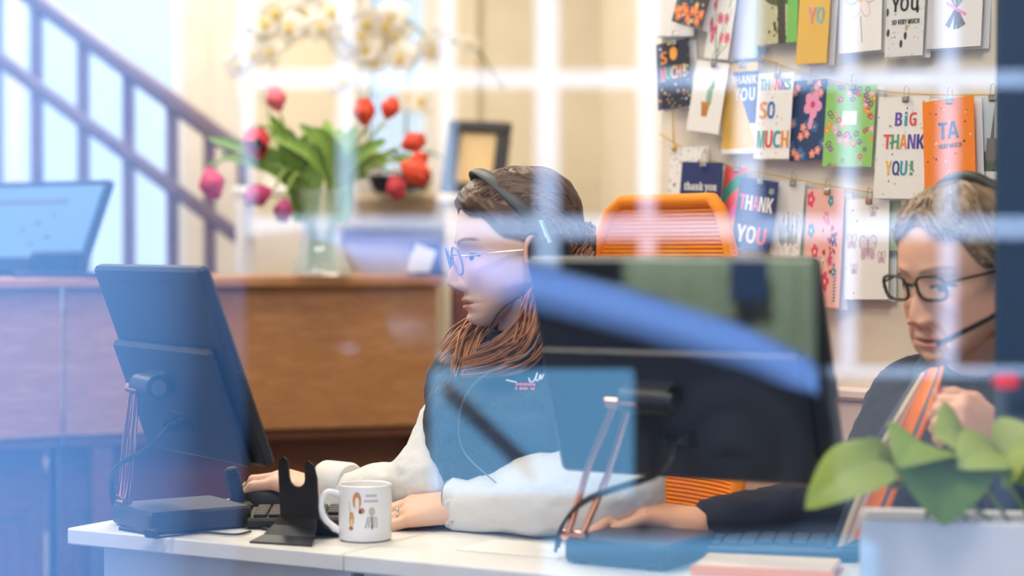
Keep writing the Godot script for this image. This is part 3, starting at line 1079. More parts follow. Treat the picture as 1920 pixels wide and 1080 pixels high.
# ---------------------------------------------------------------- all-in-one computers on the desk
func computer(label: String, foot: Vector3, face: float, mid: Vector3, hinge_px: Vector3, arm_px: Vector3, group: String) -> Node3D:
	var t := Vector3(cos(face), 0, sin(face))          # along the width, to the right seen from behind
	var s := Vector3(sin(face), 0, -cos(face))         # the way the screen faces
	var o := thing("desk_computer", label, "computer", foot, group)
	var fb := Basis(t, Vector3.UP, t.cross(Vector3.UP))
	var base := MB.new()
	base.box(foot + Vector3(0, 0.018, 0), Vector3(0.15, 0.032, 0.165), fb, 0.004)
	part(o, "base", base, mats.charcoal_plastic)
	for q in [[-1, -1], [1, -1], [1, 1], [-1, 1]]:
		part(o, "foot", one_box(foot + t * 0.055 * q[0] + s * 0.065 * q[1] + Vector3(0, 0.0012, 0), Vector3(0.02, 0.0024, 0.02), fb), mats.black_rubber)
	# screen leaning back
	var lean := deg_to_rad(20.0)
	var u := (Vector3.UP * cos(lean) - s * sin(lean)).normalized()
	var n := t.cross(u)                                # out of the back
	var bs := Basis(t, u, n)
	var w := 0.40
	var h := 0.30
	part(o, "display_housing", one_box(mid, Vector3(w, h, 0.020), bs, 0.005), mats.charcoal_plastic)
	part(o, "screen", one_box(mid - n * 0.0105, Vector3(w - 0.02, h - 0.02, 0.002), bs), mats.screen_page)
	var back := MB.new()
	back.box(mid + n * 0.016 - u * 0.058 - t * 0.012, Vector3(w - 0.035, h - 0.12, 0.016), bs, 0.006)
	part(o, "rear_cover", back, mats.charcoal_plastic)
	for k in 9:
		part(o, "vent_slot", one_box(mid + n * 0.0102 + u * (h * 0.5 - 0.02) + t * (k - 4) * 0.03, Vector3(0.018, 0.003, 0.001), bs), mats.black_plastic)
	# port recess with plugs
	var port := mid + n * 0.024 - u * 0.088 - t * 0.01
	part(o, "port_recess", one_box(port, Vector3(0.06, 0.03, 0.004), bs, 0.001), mats.black_plastic)
	for k in 2:
		part(o, "plug", one_box(port + t * (0.012 - 0.024 * k) + n * 0.012, Vector3(0.014, 0.016, 0.026), bs, 0.003), mats.black_rubber)
	part(o, "side_button", one_box(mid + t * (w * 0.5 + 0.001) - u * 0.02, Vector3(0.003, 0.03, 0.008), bs, 0.001), mats.black_plastic)
	# hinge block on the back, and two rods down to the base
	var hc := mid + n * 0.046 - u * 0.025 - t * 0.035
	var hb := MB.new()
	hb.tube([hc - t * 0.034, hc + t * 0.034], 0.019, 18)
	hb.box(hc - n * 0.012, Vector3(0.068, 0.034, 0.024), bs, 0.003)
	part(o, "hinge", hb, mats.charcoal_plastic)
	var cap := MB.new()
	cap.tube([hc + t * 0.034, hc + t * 0.037], 0.012, 18)
	part(o, "hinge_cap", cap, mats.chrome, "bright round hinge cap")
	var low := foot - t * 0.066 - s * 0.068 + Vector3(0, 0.036, 0)
	for k in 2:
		var off := t * (0.011 * (k * 2 - 1))
		var up := hc - t * 0.03 + off * 0.9 + n * 0.012
		part(o, "arm_rod", one_tube([low + off, low.lerp(up, 0.5) + off, up], 0.0046, 10), mats.copper, "shiny copper rod")
	part(o, "arm_joint", one_tube([low - t * 0.018, low + t * 0.018], 0.008, 12), mats.copper)
	part(o, "arm_joint", one_tube([hc - t * 0.052 + n * 0.012, hc - t * 0.008 + n * 0.012], 0.0075, 12), mats.copper)
	# a lead from the plugs over the back of the base
	var lead := curve([port + n * 0.024, port + n * 0.06 - Vector3(0, 0.02, 0), low.lerp(hc, 0.35) + n * 0.030, low + n * 0.016 + Vector3(0, 0.02, 0) - t * 0.012, low - t * 0.030 - Vector3(0, 0.024, 0)], 7)
	part(o, "lead", one_tube(lead, 0.0024, 8), mats.cable_black)
	part(o, "lead", one_tube(lead.map(func(p): return p + Vector3(0.004, 0.006, 0.0)), 0.0026, 8), mats.cable_black)
	return o


func build_computers() -> void:
	var f1 := deg_to_rad(57.0)
	var corner := on(280, 1006)
	var t1 := Vector3(cos(f1), 0, sin(f1))
	var s1 := Vector3(sin(f1), 0, -cos(f1))
	var foot1 := corner + s1 * 0.083 - t1 * 0.075
	computer("charcoal all-in-one computer on copper rods beside the headset stand", foot1, f1, P(338, 676, 2.85), Vector3.ZERO, Vector3.ZERO, "")
	var f2 := deg_to_rad(30.0)
	var foot2 := on(1180, 1062) + Vector3(0.02, 0, -0.06)
	computer("charcoal all-in-one computer on copper rods before the older woman", foot2, f2, P(1283, 690, 2.45), Vector3.ZERO, Vector3.ZERO, "")


# ---------------------------------------------------------------- office chairs with mesh backs
func chair(label: String, seat: Vector3, face: Vector3, top: float) -> void:
	var right := face.cross(Vector3.UP).normalized()
	var o := thing("office_chair", label, "chair", Vector3(seat.x, 0, seat.z), "orange office chairs")
	var bs := Basis(right, Vector3.UP, -face)
	var sm := MB.new()
	var rows := []
	for lv in [[0.40, 0.86], [0.415, 0.98], [0.44, 1.0], [0.455, 0.96], [0.46, 0.8], [0.458, 0.0]]:
		var row := []
		for k in 32:
			var a := TAU * k / 32
			var x: float = signf(cos(a)) * pow(absf(cos(a)), 0.55) * 0.24 * lv[1]
			var z: float = signf(sin(a)) * pow(absf(sin(a)), 0.55) * 0.23 * lv[1]
			row.append(Vector3(seat.x, lv[0], seat.z) + bs * Vector3(x, 0, -z))
		rows.append(row)
	sm.grid(rows)
	part(o, "seat", sm, mats.orange_cloth)
	# curved backrest: frame and woven slats
	var b0 := Vector3(seat.x, 0.52, seat.z) - face * 0.22
	var tall := top - 0.52
	var slat := MB.new()
	var n := 104
	for k in n:
		var v := (k + 0.5) / n
		var wide := 0.195 * (1.0 - pow(maxf(0.0, v - 0.72) / 0.28, 2.4) * 0.5) * (0.85 + 0.15 * minf(1.0, v * 3.0))
		var c := b0 + Vector3(0, v * tall, 0) - face * (0.05 * v + 0.03 * sin(v * PI))
		var pts := []
		for j in 9:
			var x := (j / 4.0 - 1.0) * wide
			pts.append(c + right * x + face * 0.05 * pow(x / 0.195, 2.0))
		slat.tube(pts, tall / n * 0.56, 5)
	part(o, "mesh_back", slat, mats.orange_mesh)
	var fr := []
	for k in 41:
		var a := k / 40.0
		var v := minf(1.0, 2.6 * minf(a, 1.0 - a))
		var q := v * v * (3.0 - 2.0 * v)
		var x := -cos(PI * clampf((a - 0.22) / 0.56, 0.0, 1.0)) * 0.195 * (0.85 + 0.15 * minf(1.0, v * 3.0))
		fr.append(b0 + Vector3(0, minf(v, 1.0) * tall, 0) - face * (0.05 * v + 0.03 * sin(v * PI)) + right * x + face * 0.05 * pow(x / 0.195, 2.0))
	part(o, "back_frame", one_tube(fr, 0.012, 10), mats.orange_cloth)
	part(o, "back_post", one_tube(curve([Vector3(seat.x, 0.39, seat.z) - face * 0.1, Vector3(seat.x, 0.4, seat.z) - face * 0.3, b0 - face * 0.09 + Vector3(0, 0.2, 0)]), 0.018, 8), mats.black_plastic)
	part(o, "gas_lift", one_tube([Vector3(seat.x, 0.08, seat.z), Vector3(seat.x, 0.41, seat.z)], 0.025, 12), mats.black_plastic)
	for k in 5:
		var a := TAU * k / 5.0 + 0.3
		var tip := Vector3(seat.x + cos(a) * 0.28, 0.06, seat.z + sin(a) * 0.28)
		var leg := part(o, "leg", one_tube([Vector3(seat.x, 0.1, seat.z), tip], [0.025, 0.014], 8), mats.black_plastic)
		part(leg, "castor", one_tube([tip + Vector3(0, -0.032, 0) - Vector3(sin(a), 0, -cos(a)) * 0.02, tip + Vector3(0, -0.032, 0) + Vector3(sin(a), 0, -cos(a)) * 0.02], 0.027, 12), mats.black_rubber)


func build_chairs() -> void:
	chair("orange mesh-backed office chair with the young woman seated on it", Vector3(0.075, 0, -3.09), Vector3(-0.73, 0, 0.68).normalized(), P(1250, 376, 3.25).y)
	chair("orange mesh-backed office chair with the older woman seated on it", Vector3(0.745, 0, -2.88), Vector3(-0.70, 0, 0.71).normalized(), 1.08)


# ---------------------------------------------------------------- heads
# rings from crown to chin: height, front, back, half width, middle, rise towards the nape
const SKULL := [
	[0.125, -0.011, -0.013, 0.001, -0.012, 0.0], [0.1225, 0.020, -0.042, 0.029, -0.012, 0.0], [0.115, 0.043, -0.064, 0.049, -0.012, 0.0],
	[0.100, 0.065, -0.082, 0.063, -0.013, 0.0], [0.080, 0.080, -0.093, 0.0705, -0.014, 0.0], [0.055, 0.0885, -0.098, 0.0745, -0.014, 0.0],
	[0.030, 0.0895, -0.097, 0.0755, -0.013, 0.0], [0.010, 0.0850, -0.092, 0.0745, -0.010, 0.0], [-0.010, 0.0845, -0.084, 0.0720, -0.006, 0.0],
	[-0.030, 0.0850, -0.072, 0.0680, 0.0, 0.03], [-0.045, 0.0855, -0.058, 0.0635, 0.006, 0.10], [-0.060, 0.0850, -0.040, 0.0570, 0.014, 0.22],
	[-0.075, 0.0830, -0.024, 0.0490, 0.022, 0.32], [-0.088, 0.0780, -0.008, 0.0400, 0.030, 0.40], [-0.097, 0.0680, 0.010, 0.0280, 0.036, 0.44], [-0.1015, 0.046, 0.040, 0.002, 0.043, 0.46]]


func ring_at(y: float) -> Array:
	for i in range(1, SKULL.size()):
		if y >= SKULL[i][0] or i == SKULL.size() - 1:
			var a: Array = SKULL[i - 1]
			var b: Array = SKULL[i]
			var t := clampf((a[0] - y) / (a[0] - b[0]), 0.0, 1.0)
			# ease between rows along a curve
			var pa: Array = SKULL[maxi(i - 2, 0)]
			var pb: Array = SKULL[mini(i + 1, SKULL.size() - 1)]
			var out := [y]
			for k in range(1, 6):
				out.append(cubic_interpolate(a[k], b[k], pa[k], pb[k], t) if i > 2 and i < SKULL.size() - 1 else lerpf(a[k], b[k], t))
			return out
	return SKULL[-1]


func skull_point(y: float, ang: float) -> Vector3:
	var r := ring_at(y)
	var s := sin(ang)
	var c := cos(ang)
	var ex := 0.92
	var x: float = r[3] * signf(s) * pow(absf(s), ex)
	var z: float = r[4] + (r[1] - r[4] if c > 0.0 else r[4] - r[2]) * signf(c) * pow(absf(c), ex)
	return Vector3(x, y + r[5] * (r[1] - z), z)


func bell(d: float, w: float) -> float:
	return exp(-d * d / (w * w))


# the face pushed forward or back over the skull
func face_push(x: float, y: float, age: float) -> float:
	var ax := absf(x)
	var d := 0.0
	# nose
	var ridge := 0.0
	ridge = (0.0265 - 0.003 * age) * smoothstep(0.034, -0.026, y) * smoothstep(-0.0455, -0.0285, y)
	var nw := lerpf(0.0085, 0.0132, clampf((0.02 - y) / 0.045, 0.0, 1.0)) * (1.0 + 0.2 * age)
	d += ridge * bell(x, nw)
	d += 0.0105 * bell(ax - 0.0135, 0.0065) * bell(y + 0.0335, 0.0075)
	# eye sockets, lids and brow
	d -= 0.0095 * bell(ax - 0.031, 0.018) * bell(y - 0.015, 0.0125)
	d += 0.0065 * bell(ax - 0.032, 0.012) * bell(y - 0.0115, 0.0075)
	d += 0.0045 * bell(ax - 0.026, 0.02) * bell(y - 0.034, 0.009)
	# cheeks
	d += 0.0060 * bell(ax - 0.046, 0.02) * bell(y + 0.014, 0.02)
	d -= 0.0030 * bell(ax - 0.044, 0.018) * bell(y + 0.052, 0.02) * (1.0 - 0.6 * age)
	# mouth
	d += 0.0068 * bell(x, 0.021) * bell(y + 0.0550, 0.0048)
	d += 0.0070 * bell(x, 0.018) * bell(y + 0.0665, 0.0052)
	d -= 0.0050 * bell(x, 0.024) * bell(y + 0.0608, 0.0020)
	d -= 0.0035 * bell(x, 0.02) * bell(y + 0.0755, 0.0045)
	d += 0.0075 * bell(x, 0.019) * bell(y + 0.0865, 0.011)
	# folds that come with years
	if age > 0.0:
		var fold := 0.019 + (-0.034 - y) * 0.45
		d -= 0.0035 * age * bell(ax - fold, 0.0030) * smoothstep(-0.072, -0.06, y) * smoothstep(-0.03, -0.038, y)
		d += 0.0040 * age * bell(ax - fold - 0.009, 0.010) * bell(y + 0.048, 0.014)
		d -= 0.0028 * age * bell(ax - 0.026, 0.0030) * smoothstep(-0.09, -0.08, y) * smoothstep(-0.062, -0.068, y)
		d += 0.0060 * age * bell(ax - 0.04, 0.016) * bell(y + 0.074, 0.014)
		d -= 0.0022 * age * bell(ax - 0.031, 0.012) * bell(y + 0.004, 0.0022)
	return d


func head_into(mb: MB, at: Transform3D, base: Color, age: float, brow: Color) -> void:
	var rows := []
	var cols := []
	var nr := 150
	var na := 168
	for i in nr + 1:
		var y := lerpf(0.125, -0.1015, pow(i / float(nr), 0.97))
		var row := []
		var cl := []
		for j in na:
			var s := (j / float(na)) * 2.0 - 1.0
			var ang := s * PI * (0.34 + 0.66 * absf(s))
			var p := skull_point(y, ang)
			p.x *= 1.0 + age * (0.20 * smoothstep(0.0, -0.055, p.y) + 0.03)
			var front := clampf((p.z - 0.012) / 0.035, 0.0, 1.0)
			p.z += face_push(p.x, p.y, age) * front
			var ax := absf(p.x)
			var col := base
			if front > 0.0:
				var q := Vector2(ax - 0.032, p.y - 0.0095)
				col = col.lerp(Color(base.r * 1.02, base.g * 0.70, base.b * 0.64), 0.35 * bell(ax - 0.045, 0.019) * bell(p.y + 0.02, 0.017) * front)
				col = col.lerp(Color(base.r, base.g * 0.74, base.b * 0.70), 0.4 * bell(p.x, 0.012) * bell(p.y + 0.032, 0.01) * front)
				var lip := bell(p.x, 0.022) * maxf(bell(p.y + 0.0565, 0.0046), bell(p.y + 0.0658, 0.0056))
				col = col.lerp(Color(0.50, 0.15, 0.14), smoothstep(0.30, 0.62, lip) * (0.85 - 0.35 * age))
				col = col.lerp(Color(0.16, 0.05, 0.05), 0.8 * bell(p.y + 0.0608, 0.0013) * smoothstep(0.027, 0.021, ax))
				var arch := 0.0315 + 0.006 * sin(clampf((ax - 0.010) / 0.045, 0.0, 1.0) * PI * 0.85)
				col = col.lerp(brow, (0.85 - 0.2 * age) * smoothstep(0.0035, 0.0015, absf(p.y - arch)) * smoothstep(0.008, 0.013, ax) * smoothstep(0.056, 0.046, ax))
				# the eye, lids half lowered, and its lashes
				var open := smoothstep(1.0, 0.8, Vector2(q.x / 0.0150, (q.y + 0.001) / 0.0050).length())
				col = col.lerp(Color(0.62, 0.58, 0.56), open * 0.9)
				col = col.lerp(Color(0.07, 0.06, 0.07), open * smoothstep(0.0070, 0.0058, Vector2(q.x, q.y - 0.001).length()))
				var lash := q.y - (0.0042 - 9.0 * q.x * q.x)
				col = col.lerp(Color(0.035, 0.025, 0.022), 0.9 * smoothstep(0.0030, 0.0014, absf(lash)) * smoothstep(0.0175, 0.015, absf(q.x)))
				# nostril
				col = col.lerp(Color(0.10, 0.035, 0.03), 0.85 * bell(ax - 0.0075, 0.0036) * bell(p.y + 0.0415, 0.0022))
			row.append(at * p)
			cl.append(col)
		rows.append(row)
		cols.append(cl)
	mb.grid(rows, true, cols)


func ear_into(mb: MB, at: Transform3D, side: float, col: Color) -> void:
	# a curled rim, the bowl behind it and the lobe
	var rim := []
	var rad := []
	for k in 22:
		var a := lerpf(-0.35, 1.62, k / 21.0) * PI
		var r := Vector2(0.0155, 0.029) * (1.0 - 0.10 * (k / 21.0))
		rim.append(at * Vector3(side * (0.079 - 0.004 * cos(a)), 0.004 + sin(a) * r.y, -0.012 - cos(a + PI) * -r.x))
		rad.append(0.0042 if k < 18 else 0.005)
	mb.tube(rim, rad, 8, 1.0, Vector3.ZERO, col)
	mb.ball(at * Vector3(side * 0.0755, 0.004, -0.012), Vector3(0.006, 0.028, 0.0155), at.basis, 16, col)
	mb.ball(at * Vector3(side * 0.078, -0.022, -0.006), Vector3(0.005, 0.009, 0.008), at.basis, 12, col)
	mb.tube([at * Vector3(side * 0.081, 0.018, -0.006), at * Vector3(side * 0.081, 0.0, -0.017), at * Vector3(side * 0.080, -0.014, -0.008)], 0.003, 6, 1.0, Vector3.ZERO, col)


# hair over the skull from the crown down to a hairline; thick at the crown, thin at the edge
func scalp(mb: MB, at: Transform3D, line: Callable, thick: float, cols: Array, wave: float) -> void:
	var na := 96
	var nr := 46
	var rows := []
	var cl := []
	for i in nr + 1:
		var row := []
		var cr := []
		for j in na:
			var ang := (j / float(na)) * TAU - PI
			var low: float = line.call(ang)
			var t := i / float(nr)
			var y := lerpf(0.1249, low, t)
			var p := skull_point(y, ang)
			var out := (p - Vector3(0, 0.02, -0.012)).normalized()
			var edge := smoothstep(0.0, 0.22, 1.0 - t)
			var strand := grain.get_noise_2d(ang * 38.0, t * 3.0)
			var lift := thick * (0.18 + 0.82 * edge) + wave * grain.get_noise_2d(ang * 5.0, t * 6.0 + 9.0) * edge + 0.0016 * strand * edge
			row.append(at * (p + out * lift + Vector3(0, 0.003, 0)))
			var tone := clampf(0.5 + 0.9 * strand + 0.5 * grain.get_noise_2d(ang * 90.0, t * 2.0), 0.0, 1.0)
			cr.append(cols[0].lerp(cols[1], tone))
		rows.append(row)
		cl.append(cr)
	mb.grid(rows, true, cl)


func neck_into(mb: MB, a: Vector3, b: Vector3, r0: float, r1: float, col: Color) -> void:
	mb.tube([a, a.lerp(b, 0.3), a.lerp(b, 0.65), b], [r0, r0 * 0.98, lerpf(r0, r1, 0.4), r1], 28, 1.0, Vector3.ZERO, col)


# ---------------------------------------------------------------- hands
# wrist, the way the fingers point, the back of the hand, the side of the thumb; curls bend the fingers down
func hand_into(mb: MB, w: Vector3, fwd: Vector3, up: Vector3, thumb: Vector3, curls: Array, thumb_dir: Vector3, elbow: Vector3, skin: Color, nail: Color, size := 1.0) -> Dictionary:
	fwd = fwd.normalized()
	up = (up - fwd * up.dot(fwd)).normalized()
	var lat := (thumb - fwd * thumb.dot(fwd) - up * thumb.dot(up)).normalized()
	var f := Field.new(w - Vector3.ONE * 0.20, w + Vector3.ONE * 0.20, 0.0032)
	var arm := w + (elbow - w).normalized() * 0.10
	f.cap(w, arm, 0.0245 * size, 0.031 * size, 0.01)
	var tips := []
	var knuckles := []
	var side := [0.027, 0.009, -0.010, -0.027]
	var lens := [[0.041, 0.025, 0.021], [0.045, 0.029, 0.022], [0.042, 0.027, 0.021], [0.033, 0.020, 0.019]]
	for k in 4:
		var kn: Vector3 = w + (fwd * (0.083 - 0.004 * absf(k - 1.0)) + lat * side[k] + up * (0.010 - 0.004 * absf(k - 1.2))) * size
		f.cap(w + lat * side[k] * 0.55 * size + up * 0.004, kn, 0.0185 * size, 0.0118 * size, 0.012)
		knuckles.append(kn)
		var p := kn
		var ang := 0.0
		var spread: float = side[k] * 2.2
		var r := 0.0098 * size
		for j in 3:
			ang += curls[k][j]
			var dir := (fwd * cos(ang) - up * sin(ang) + lat * spread * cos(ang)).normalized()
			var q: Vector3 = p + dir * lens[k][j] * size
			f.cap(p, q, r, r * 0.9, 0.0035)
			p = q
			r *= 0.9
		tips.append([p, (up * cos(ang) + fwd * sin(ang)).normalized()])
	var tb := w + (fwd * 0.018 + lat * 0.020 - up * 0.006) * size
	var t1 := tb + (thumb_dir.normalized() * 0.6 + lat * 0.5).normalized() * 0.043 * size
	var t2 := t1 + thumb_dir.normalized() * 0.033 * size
	var t3 := t2 + (thumb_dir.normalized() - lat * 0.25).normalized() * 0.024 * size
	f.cap(tb, t1, 0.0165 * size, 0.0125 * size, 0.012)
	f.cap(t1, t2, 0.0118 * size, 0.0102 * size, 0.004)
	f.cap(t2, t3, 0.0102 * size, 0.0086 * size, 0.004)
	tips.append([t3, (up + lat * 0.6).normalized()])
	var first := mb.v.size()
	f.mesh(mb, skin)
	for i in range(first, mb.v.size()):
		var p := mb.v[i]
		var red := 0.0
		for k in knuckles:
			red = maxf(red, bell(p.distance_to(k), 0.012))
		for q in tips:
			var d: Vector3 = p - q[0]
			red = maxf(red, 0.8 * bell(d.length(), 0.012))
			var h := d.dot(q[1])
			if h > 0.003 and d.length() < 0.0105 * size:
				mb.c[i] = nail
		if mb.c[i] == skin:
			mb.c[i] = skin.lerp(Color(skin.r, skin.g * 0.74, skin.b * 0.68), 0.55 * red)
	return {"knuckles": knuckles, "tips": tips, "fwd": fwd, "up": up, "lat": lat}


func crumple(mb: MB, amount: float, scale: Vector3, from := 0) -> void:
	# folds in cloth: push the surface along its normals
	var n := PackedVector3Array()
	n.resize(mb.v.size())
	for i in range(0, mb.t.size(), 3):
		var x := (mb.v[mb.t[i + 1]] - mb.v[mb.t[i]]).cross(mb.v[mb.t[i + 2]] - mb.v[mb.t[i]])
		n[mb.t[i]] += x; n[mb.t[i + 1]] += x; n[mb.t[i + 2]] += x
	for i in range(from, mb.v.size()):
		var p := mb.v[i] * scale
		var k := grain.get_noise_3dv(p) + 0.5 * grain.get_noise_3dv(p * 2.3 + Vector3(7, 3, 1))
		mb.v[i] += n[i].normalized() * amount * (1.0 - 2.2 * absf(k))


func torus_mb(mb: MB, o: Vector3, x: Vector3, y: Vector3, rx: float, ry: float, r: float, n := 28, squareness := 1.0) -> void:
	var p := []
	for k in n + 1:
		var a := TAU * k / n
		p.append(o + x * rx * signf(cos(a)) * pow(absf(cos(a)), squareness) + y * ry * signf(sin(a)) * pow(absf(sin(a)), squareness))
	mb.tube(p, r, 8)


func glasses(label: String, worn: Transform3D, lift: Vector3, m: Material, half_w: float, half_h: float, thick: float, square: float, temple_m: Material) -> void:
	var at := worn * Transform3D(Basis.IDENTITY, lift)
	var o := thing("eyeglasses", label, "glasses", at * Vector3(0, 0.008, 0.1))
	var bx := at.basis.x.normalized()
	var by := (at.basis * Vector3(0, 0.98, 0.16)).normalized()
	for s in [-1, 1]:
		var c := at * Vector3(s * 0.033, 0.006, 0.0985)
		var tx: Vector3 = (bx - at.basis.z.normalized() * 0.10 * s).normalized()
		var rim := MB.new()
		torus_mb(rim, c, tx, by, half_w, half_h, thick, 32, square)
		part(o, "rim", rim, m)
		var ln := MB.new()
		var ring := []
		for k in 28:
			var a := TAU * k / 28
			ring.append(c + tx * half_w * signf(cos(a)) * pow(absf(cos(a)), square) + by * half_h * signf(sin(a)) * pow(absf(sin(a)), square))
		ln.fan(ring, c)
		part(o, "lens", ln, mats.lens_clear)
		part(o, "temple", one_tube([at * Vector3(s * (0.033 + half_w), 0.013, 0.0955), at * Vector3(s * 0.073, 0.014, 0.055), at * Vector3(s * 0.0785, 0.013, 0.0), at * Vector3(s * 0.079, 0.002, -0.02)], thick * 0.75, 6), temple_m)
		part(o, "nose_pad", one_tube([at * Vector3(s * 0.0125, 0.0, 0.098), at * Vector3(s * 0.011, -0.006, 0.094)], 0.002, 6), mats.lens_clear)
	part(o, "bridge", one_tube([at * Vector3(-0.033 + half_w, 0.010, 0.100), at * Vector3(0, 0.013, 0.1015), at * Vector3(0.033 - half_w, 0.010, 0.100)], thick, 8), m)


# ---------------------------------------------------------------- the two women
func head_frame(c: Vector3, turn_deg: float, down_deg: float, size: float, roll := 0.0) -> Transform3D:
	var a := deg_to_rad(turn_deg)
	var fwd := Vector3(-cos(a), -sin(deg_to_rad(down_deg)), sin(a)).normalized()
	var x := Vector3.UP.cross(fwd).normalized()
	var b := Basis(x, fwd.cross(x), fwd).rotated(fwd, roll)
	return Transform3D(b.scaled(Vector3.ONE * size), c)


func build_people() -> void:
	younger_woman()
	print("second"); older_woman()


func younger_woman() -> void:
	var hd := head_frame(P(968, 484, 2.92), 12.0, 6.0, 0.985)
	var neck := P(1000, 668, 2.97)
	var sr := P(858, 716, 3.08)
	var sl := P(1125, 716, 2.84)
	var er := P(806, 908, 2.98)
	var wr := P(622, 932, 3.12)
	var el := P(1160, 912, 2.75)
	var wl := P(866, 954, 2.89)
	var hip := P(1050, 1130, 3.07)
	var right := (sr - sl).normalized()
	right = Vector3(right.x, 0, right.z).normalized()
	var fwd := Vector3.UP.cross(right).normalized()
	var tb := Basis(-right, Vector3.UP, fwd)
	var at := Vector3(hip.x, 0, hip.z)
	var o := thing("person", "young woman with long auburn hair in a navy gilet over a white shirt, typing", "person", at)
	var skin := Color(0.78, 0.50, 0.37)
	# skin: head, neck, arms and hands in one mesh
	var body := MB.new()
	var f := Field.new(Vector3(-0.55, 0.42, -3.5), Vector3(0.45, 1.02, -2.6), 0.016)
	f.cap(neck + Vector3(0, -0.04, 0), hip, 0.05, 0.09, 0.03)
	f.cap(sr, sl, 0.03, 0.03, 0.03)
	f.cap(sr, er, 0.032, 0.03, 0.02); f.cap(er, wr, 0.03, 0.022, 0.02)
	f.cap(sl, el, 0.032, 0.03, 0.02); f.cap(el, wl, 0.03, 0.022, 0.02)
	f.mesh(body, skin)
	head_into(body, hd, skin, 0.0, Color(0.10, 0.055, 0.03))
	neck_into(body, hd * Vector3(0, -0.05, -0.018), neck + Vector3(0, -0.03, 0), 0.050, 0.066, skin)
	ear_into(body, hd, 1.0, Color(skin.r, skin.g * 0.86, skin.b * 0.82))
	ear_into(body, hd, -1.0, skin)
	var nail := Color(0.84, 0.60, 0.54)
	# her right hand over the mouse, her left on the keyboard
	hand_into(body, wr + Vector3(-0.012, 0.0, 0), Vector3(-0.93, 0.30, -0.2), Vector3(0.25, 0.95, 0.25), Vector3(0.1, -0.2, 1.0),
		[[0.45, 0.6, 0.4], [0.45, 0.6, 0.45], [0.6, 0.6, 0.45], [0.7, 0.6, 0.45]], Vector3(-0.95, -0.28, 0.1), er, skin, nail, 0.98)
	var lh := hand_into(body, wl, Vector3(-0.985, -0.10, -0.1), Vector3(-0.1, 0.95, 0.35), Vector3(0.0, 0.2, -1.0),
		[[0.28, 0.25, 0.15], [0.28, 0.25, 0.15], [0.25, 0.22, 0.15], [0.2, 0.2, 0.15]], Vector3(-0.9, -0.25, -0.3), el, skin, nail, 0.98)
	part(o, "body", body, mats.skin, "", true)
	# trousers below the desk
	var tr := MB.new()
	f = Field.new(Vector3(-0.65, 0.0, -3.5), Vector3(0.45, 0.68, -2.3), 0.018)
	for s in [-1, 1]:
		var hp: Vector3 = hip + right * 0.09 * s + Vector3(0, -0.03, 0)
		var kn: Vector3 = hp + fwd * 0.40 + Vector3(0, -0.04, 0)
		f.cap(hp, kn, 0.085, 0.062, 0.03)
		f.cap(kn, Vector3(kn.x, 0.06, kn.z) - fwd * 0.05, 0.06, 0.045, 0.03)
		f.cap(Vector3(kn.x, 0.035, kn.z) - fwd * 0.07, Vector3(kn.x, 0.03, kn.z) + fwd * 0.10, 0.035, 0.028, 0.02)
	f.mesh(tr)
	part(o, "trousers", tr, mats.trousers)
	# white shirt: loose sleeves
	var sh := MB.new()
	f = Field.new(Vector3(-0.45, 0.70, -3.3), Vector3(0.36, 1.04, -2.6), 0.0075)
	var mr := er.lerp(wr, 0.5) + Vector3(0, -0.004, 0)
	f.cap(P(842, 800, 3.02), er, 0.050, 0.052, 0.02); f.cap(er, mr, 0.050, 0.042, 0.03); f.cap(mr, wr, 0.042, 0.033, 0.02)
	var ml := el.lerp(wl, 0.5) + Vector3(0, 0.004, 0)
	f.cap(sl.lerp(el, 0.2), el, 0.060, 0.060, 0.02); f.cap(el, ml, 0.060, 0.056, 0.03); f.cap(ml, wl, 0.056, 0.038, 0.02)
	# open the cuffs
	f.cap(wr, wr + (wr - mr) * 0.6, 0.030, 0.030, 0.003, true)
	f.cap(wl, wl + (wl - ml) * 0.6, 0.030, 0.030, 0.003, true)
	f.mesh(sh)
	crumple(sh, 0.0026, Vector3(9, 17, 9))
	# keep the sleeves from sinking into the desk
	for i in sh.v.size():
		sh.v[i].y = maxf(sh.v[i].y, DESK + 0.002)
	part(o, "shirt", sh, mats.shirt_cotton)
	# cuffs
	for q in [[wr, mr], [wl, ml]]:
		var d: Vector3 = (q[0] - q[1]).normalized()
		var cuff := MB.new()
		var c0: Vector3 = q[0] - d * 0.045
		var c1: Vector3 = q[0] + d * 0.012
		if c1.y < DESK + 0.04:
			c0.y = maxf(c0.y, DESK + 0.042); c1.y = maxf(c1.y, DESK + 0.042)
		cuff.tube([c0, c0.lerp(c1, 0.1), c1, c1 + d * 0.0015, c1 - d * 0.002], [0.033, 0.037, 0.037, 0.035, 0.032], 26)
		part(o, "cuff", cuff, mats.shirt_cotton)
	# navy gilet
	var gl := MB.new()
	f = Field.new(Vector3(-0.30, 0.45, -3.42), Vector3(0.42, 1.06, -2.62), 0.009)
	var ch := P(990, 785, 2.97)
	f.ell(ch, Vector3(0.172, 0.16, 0.118), tb, 0.05)
	f.ell(ch + Vector3(0, -0.02, 0) + fwd * 0.035, Vector3(0.15, 0.11, 0.115), tb, 0.05)
	f.ell(P(1010, 930, 3.0), Vector3(0.160, 0.17, 0.128), tb, 0.06)
	f.ell(hip + Vector3(0, 0.06, 0), Vector3(0.175, 0.14, 0.15), tb, 0.06)
	f.cap(neck + Vector3(0, -0.035, 0), sr + right * -0.02, 0.055, 0.058, 0.05)
	f.cap(neck + Vector3(0, -0.035, 0), sl - right * -0.02, 0.055, 0.058, 0.05)
	f.cap(neck + Vector3(0, 0.10, 0), neck + Vector3(0, -0.02, 0), 0.060, 0.066, 0.006, true)
	f.mesh(gl)
	crumple(gl, 0.0025, Vector3(7, 20, 7))
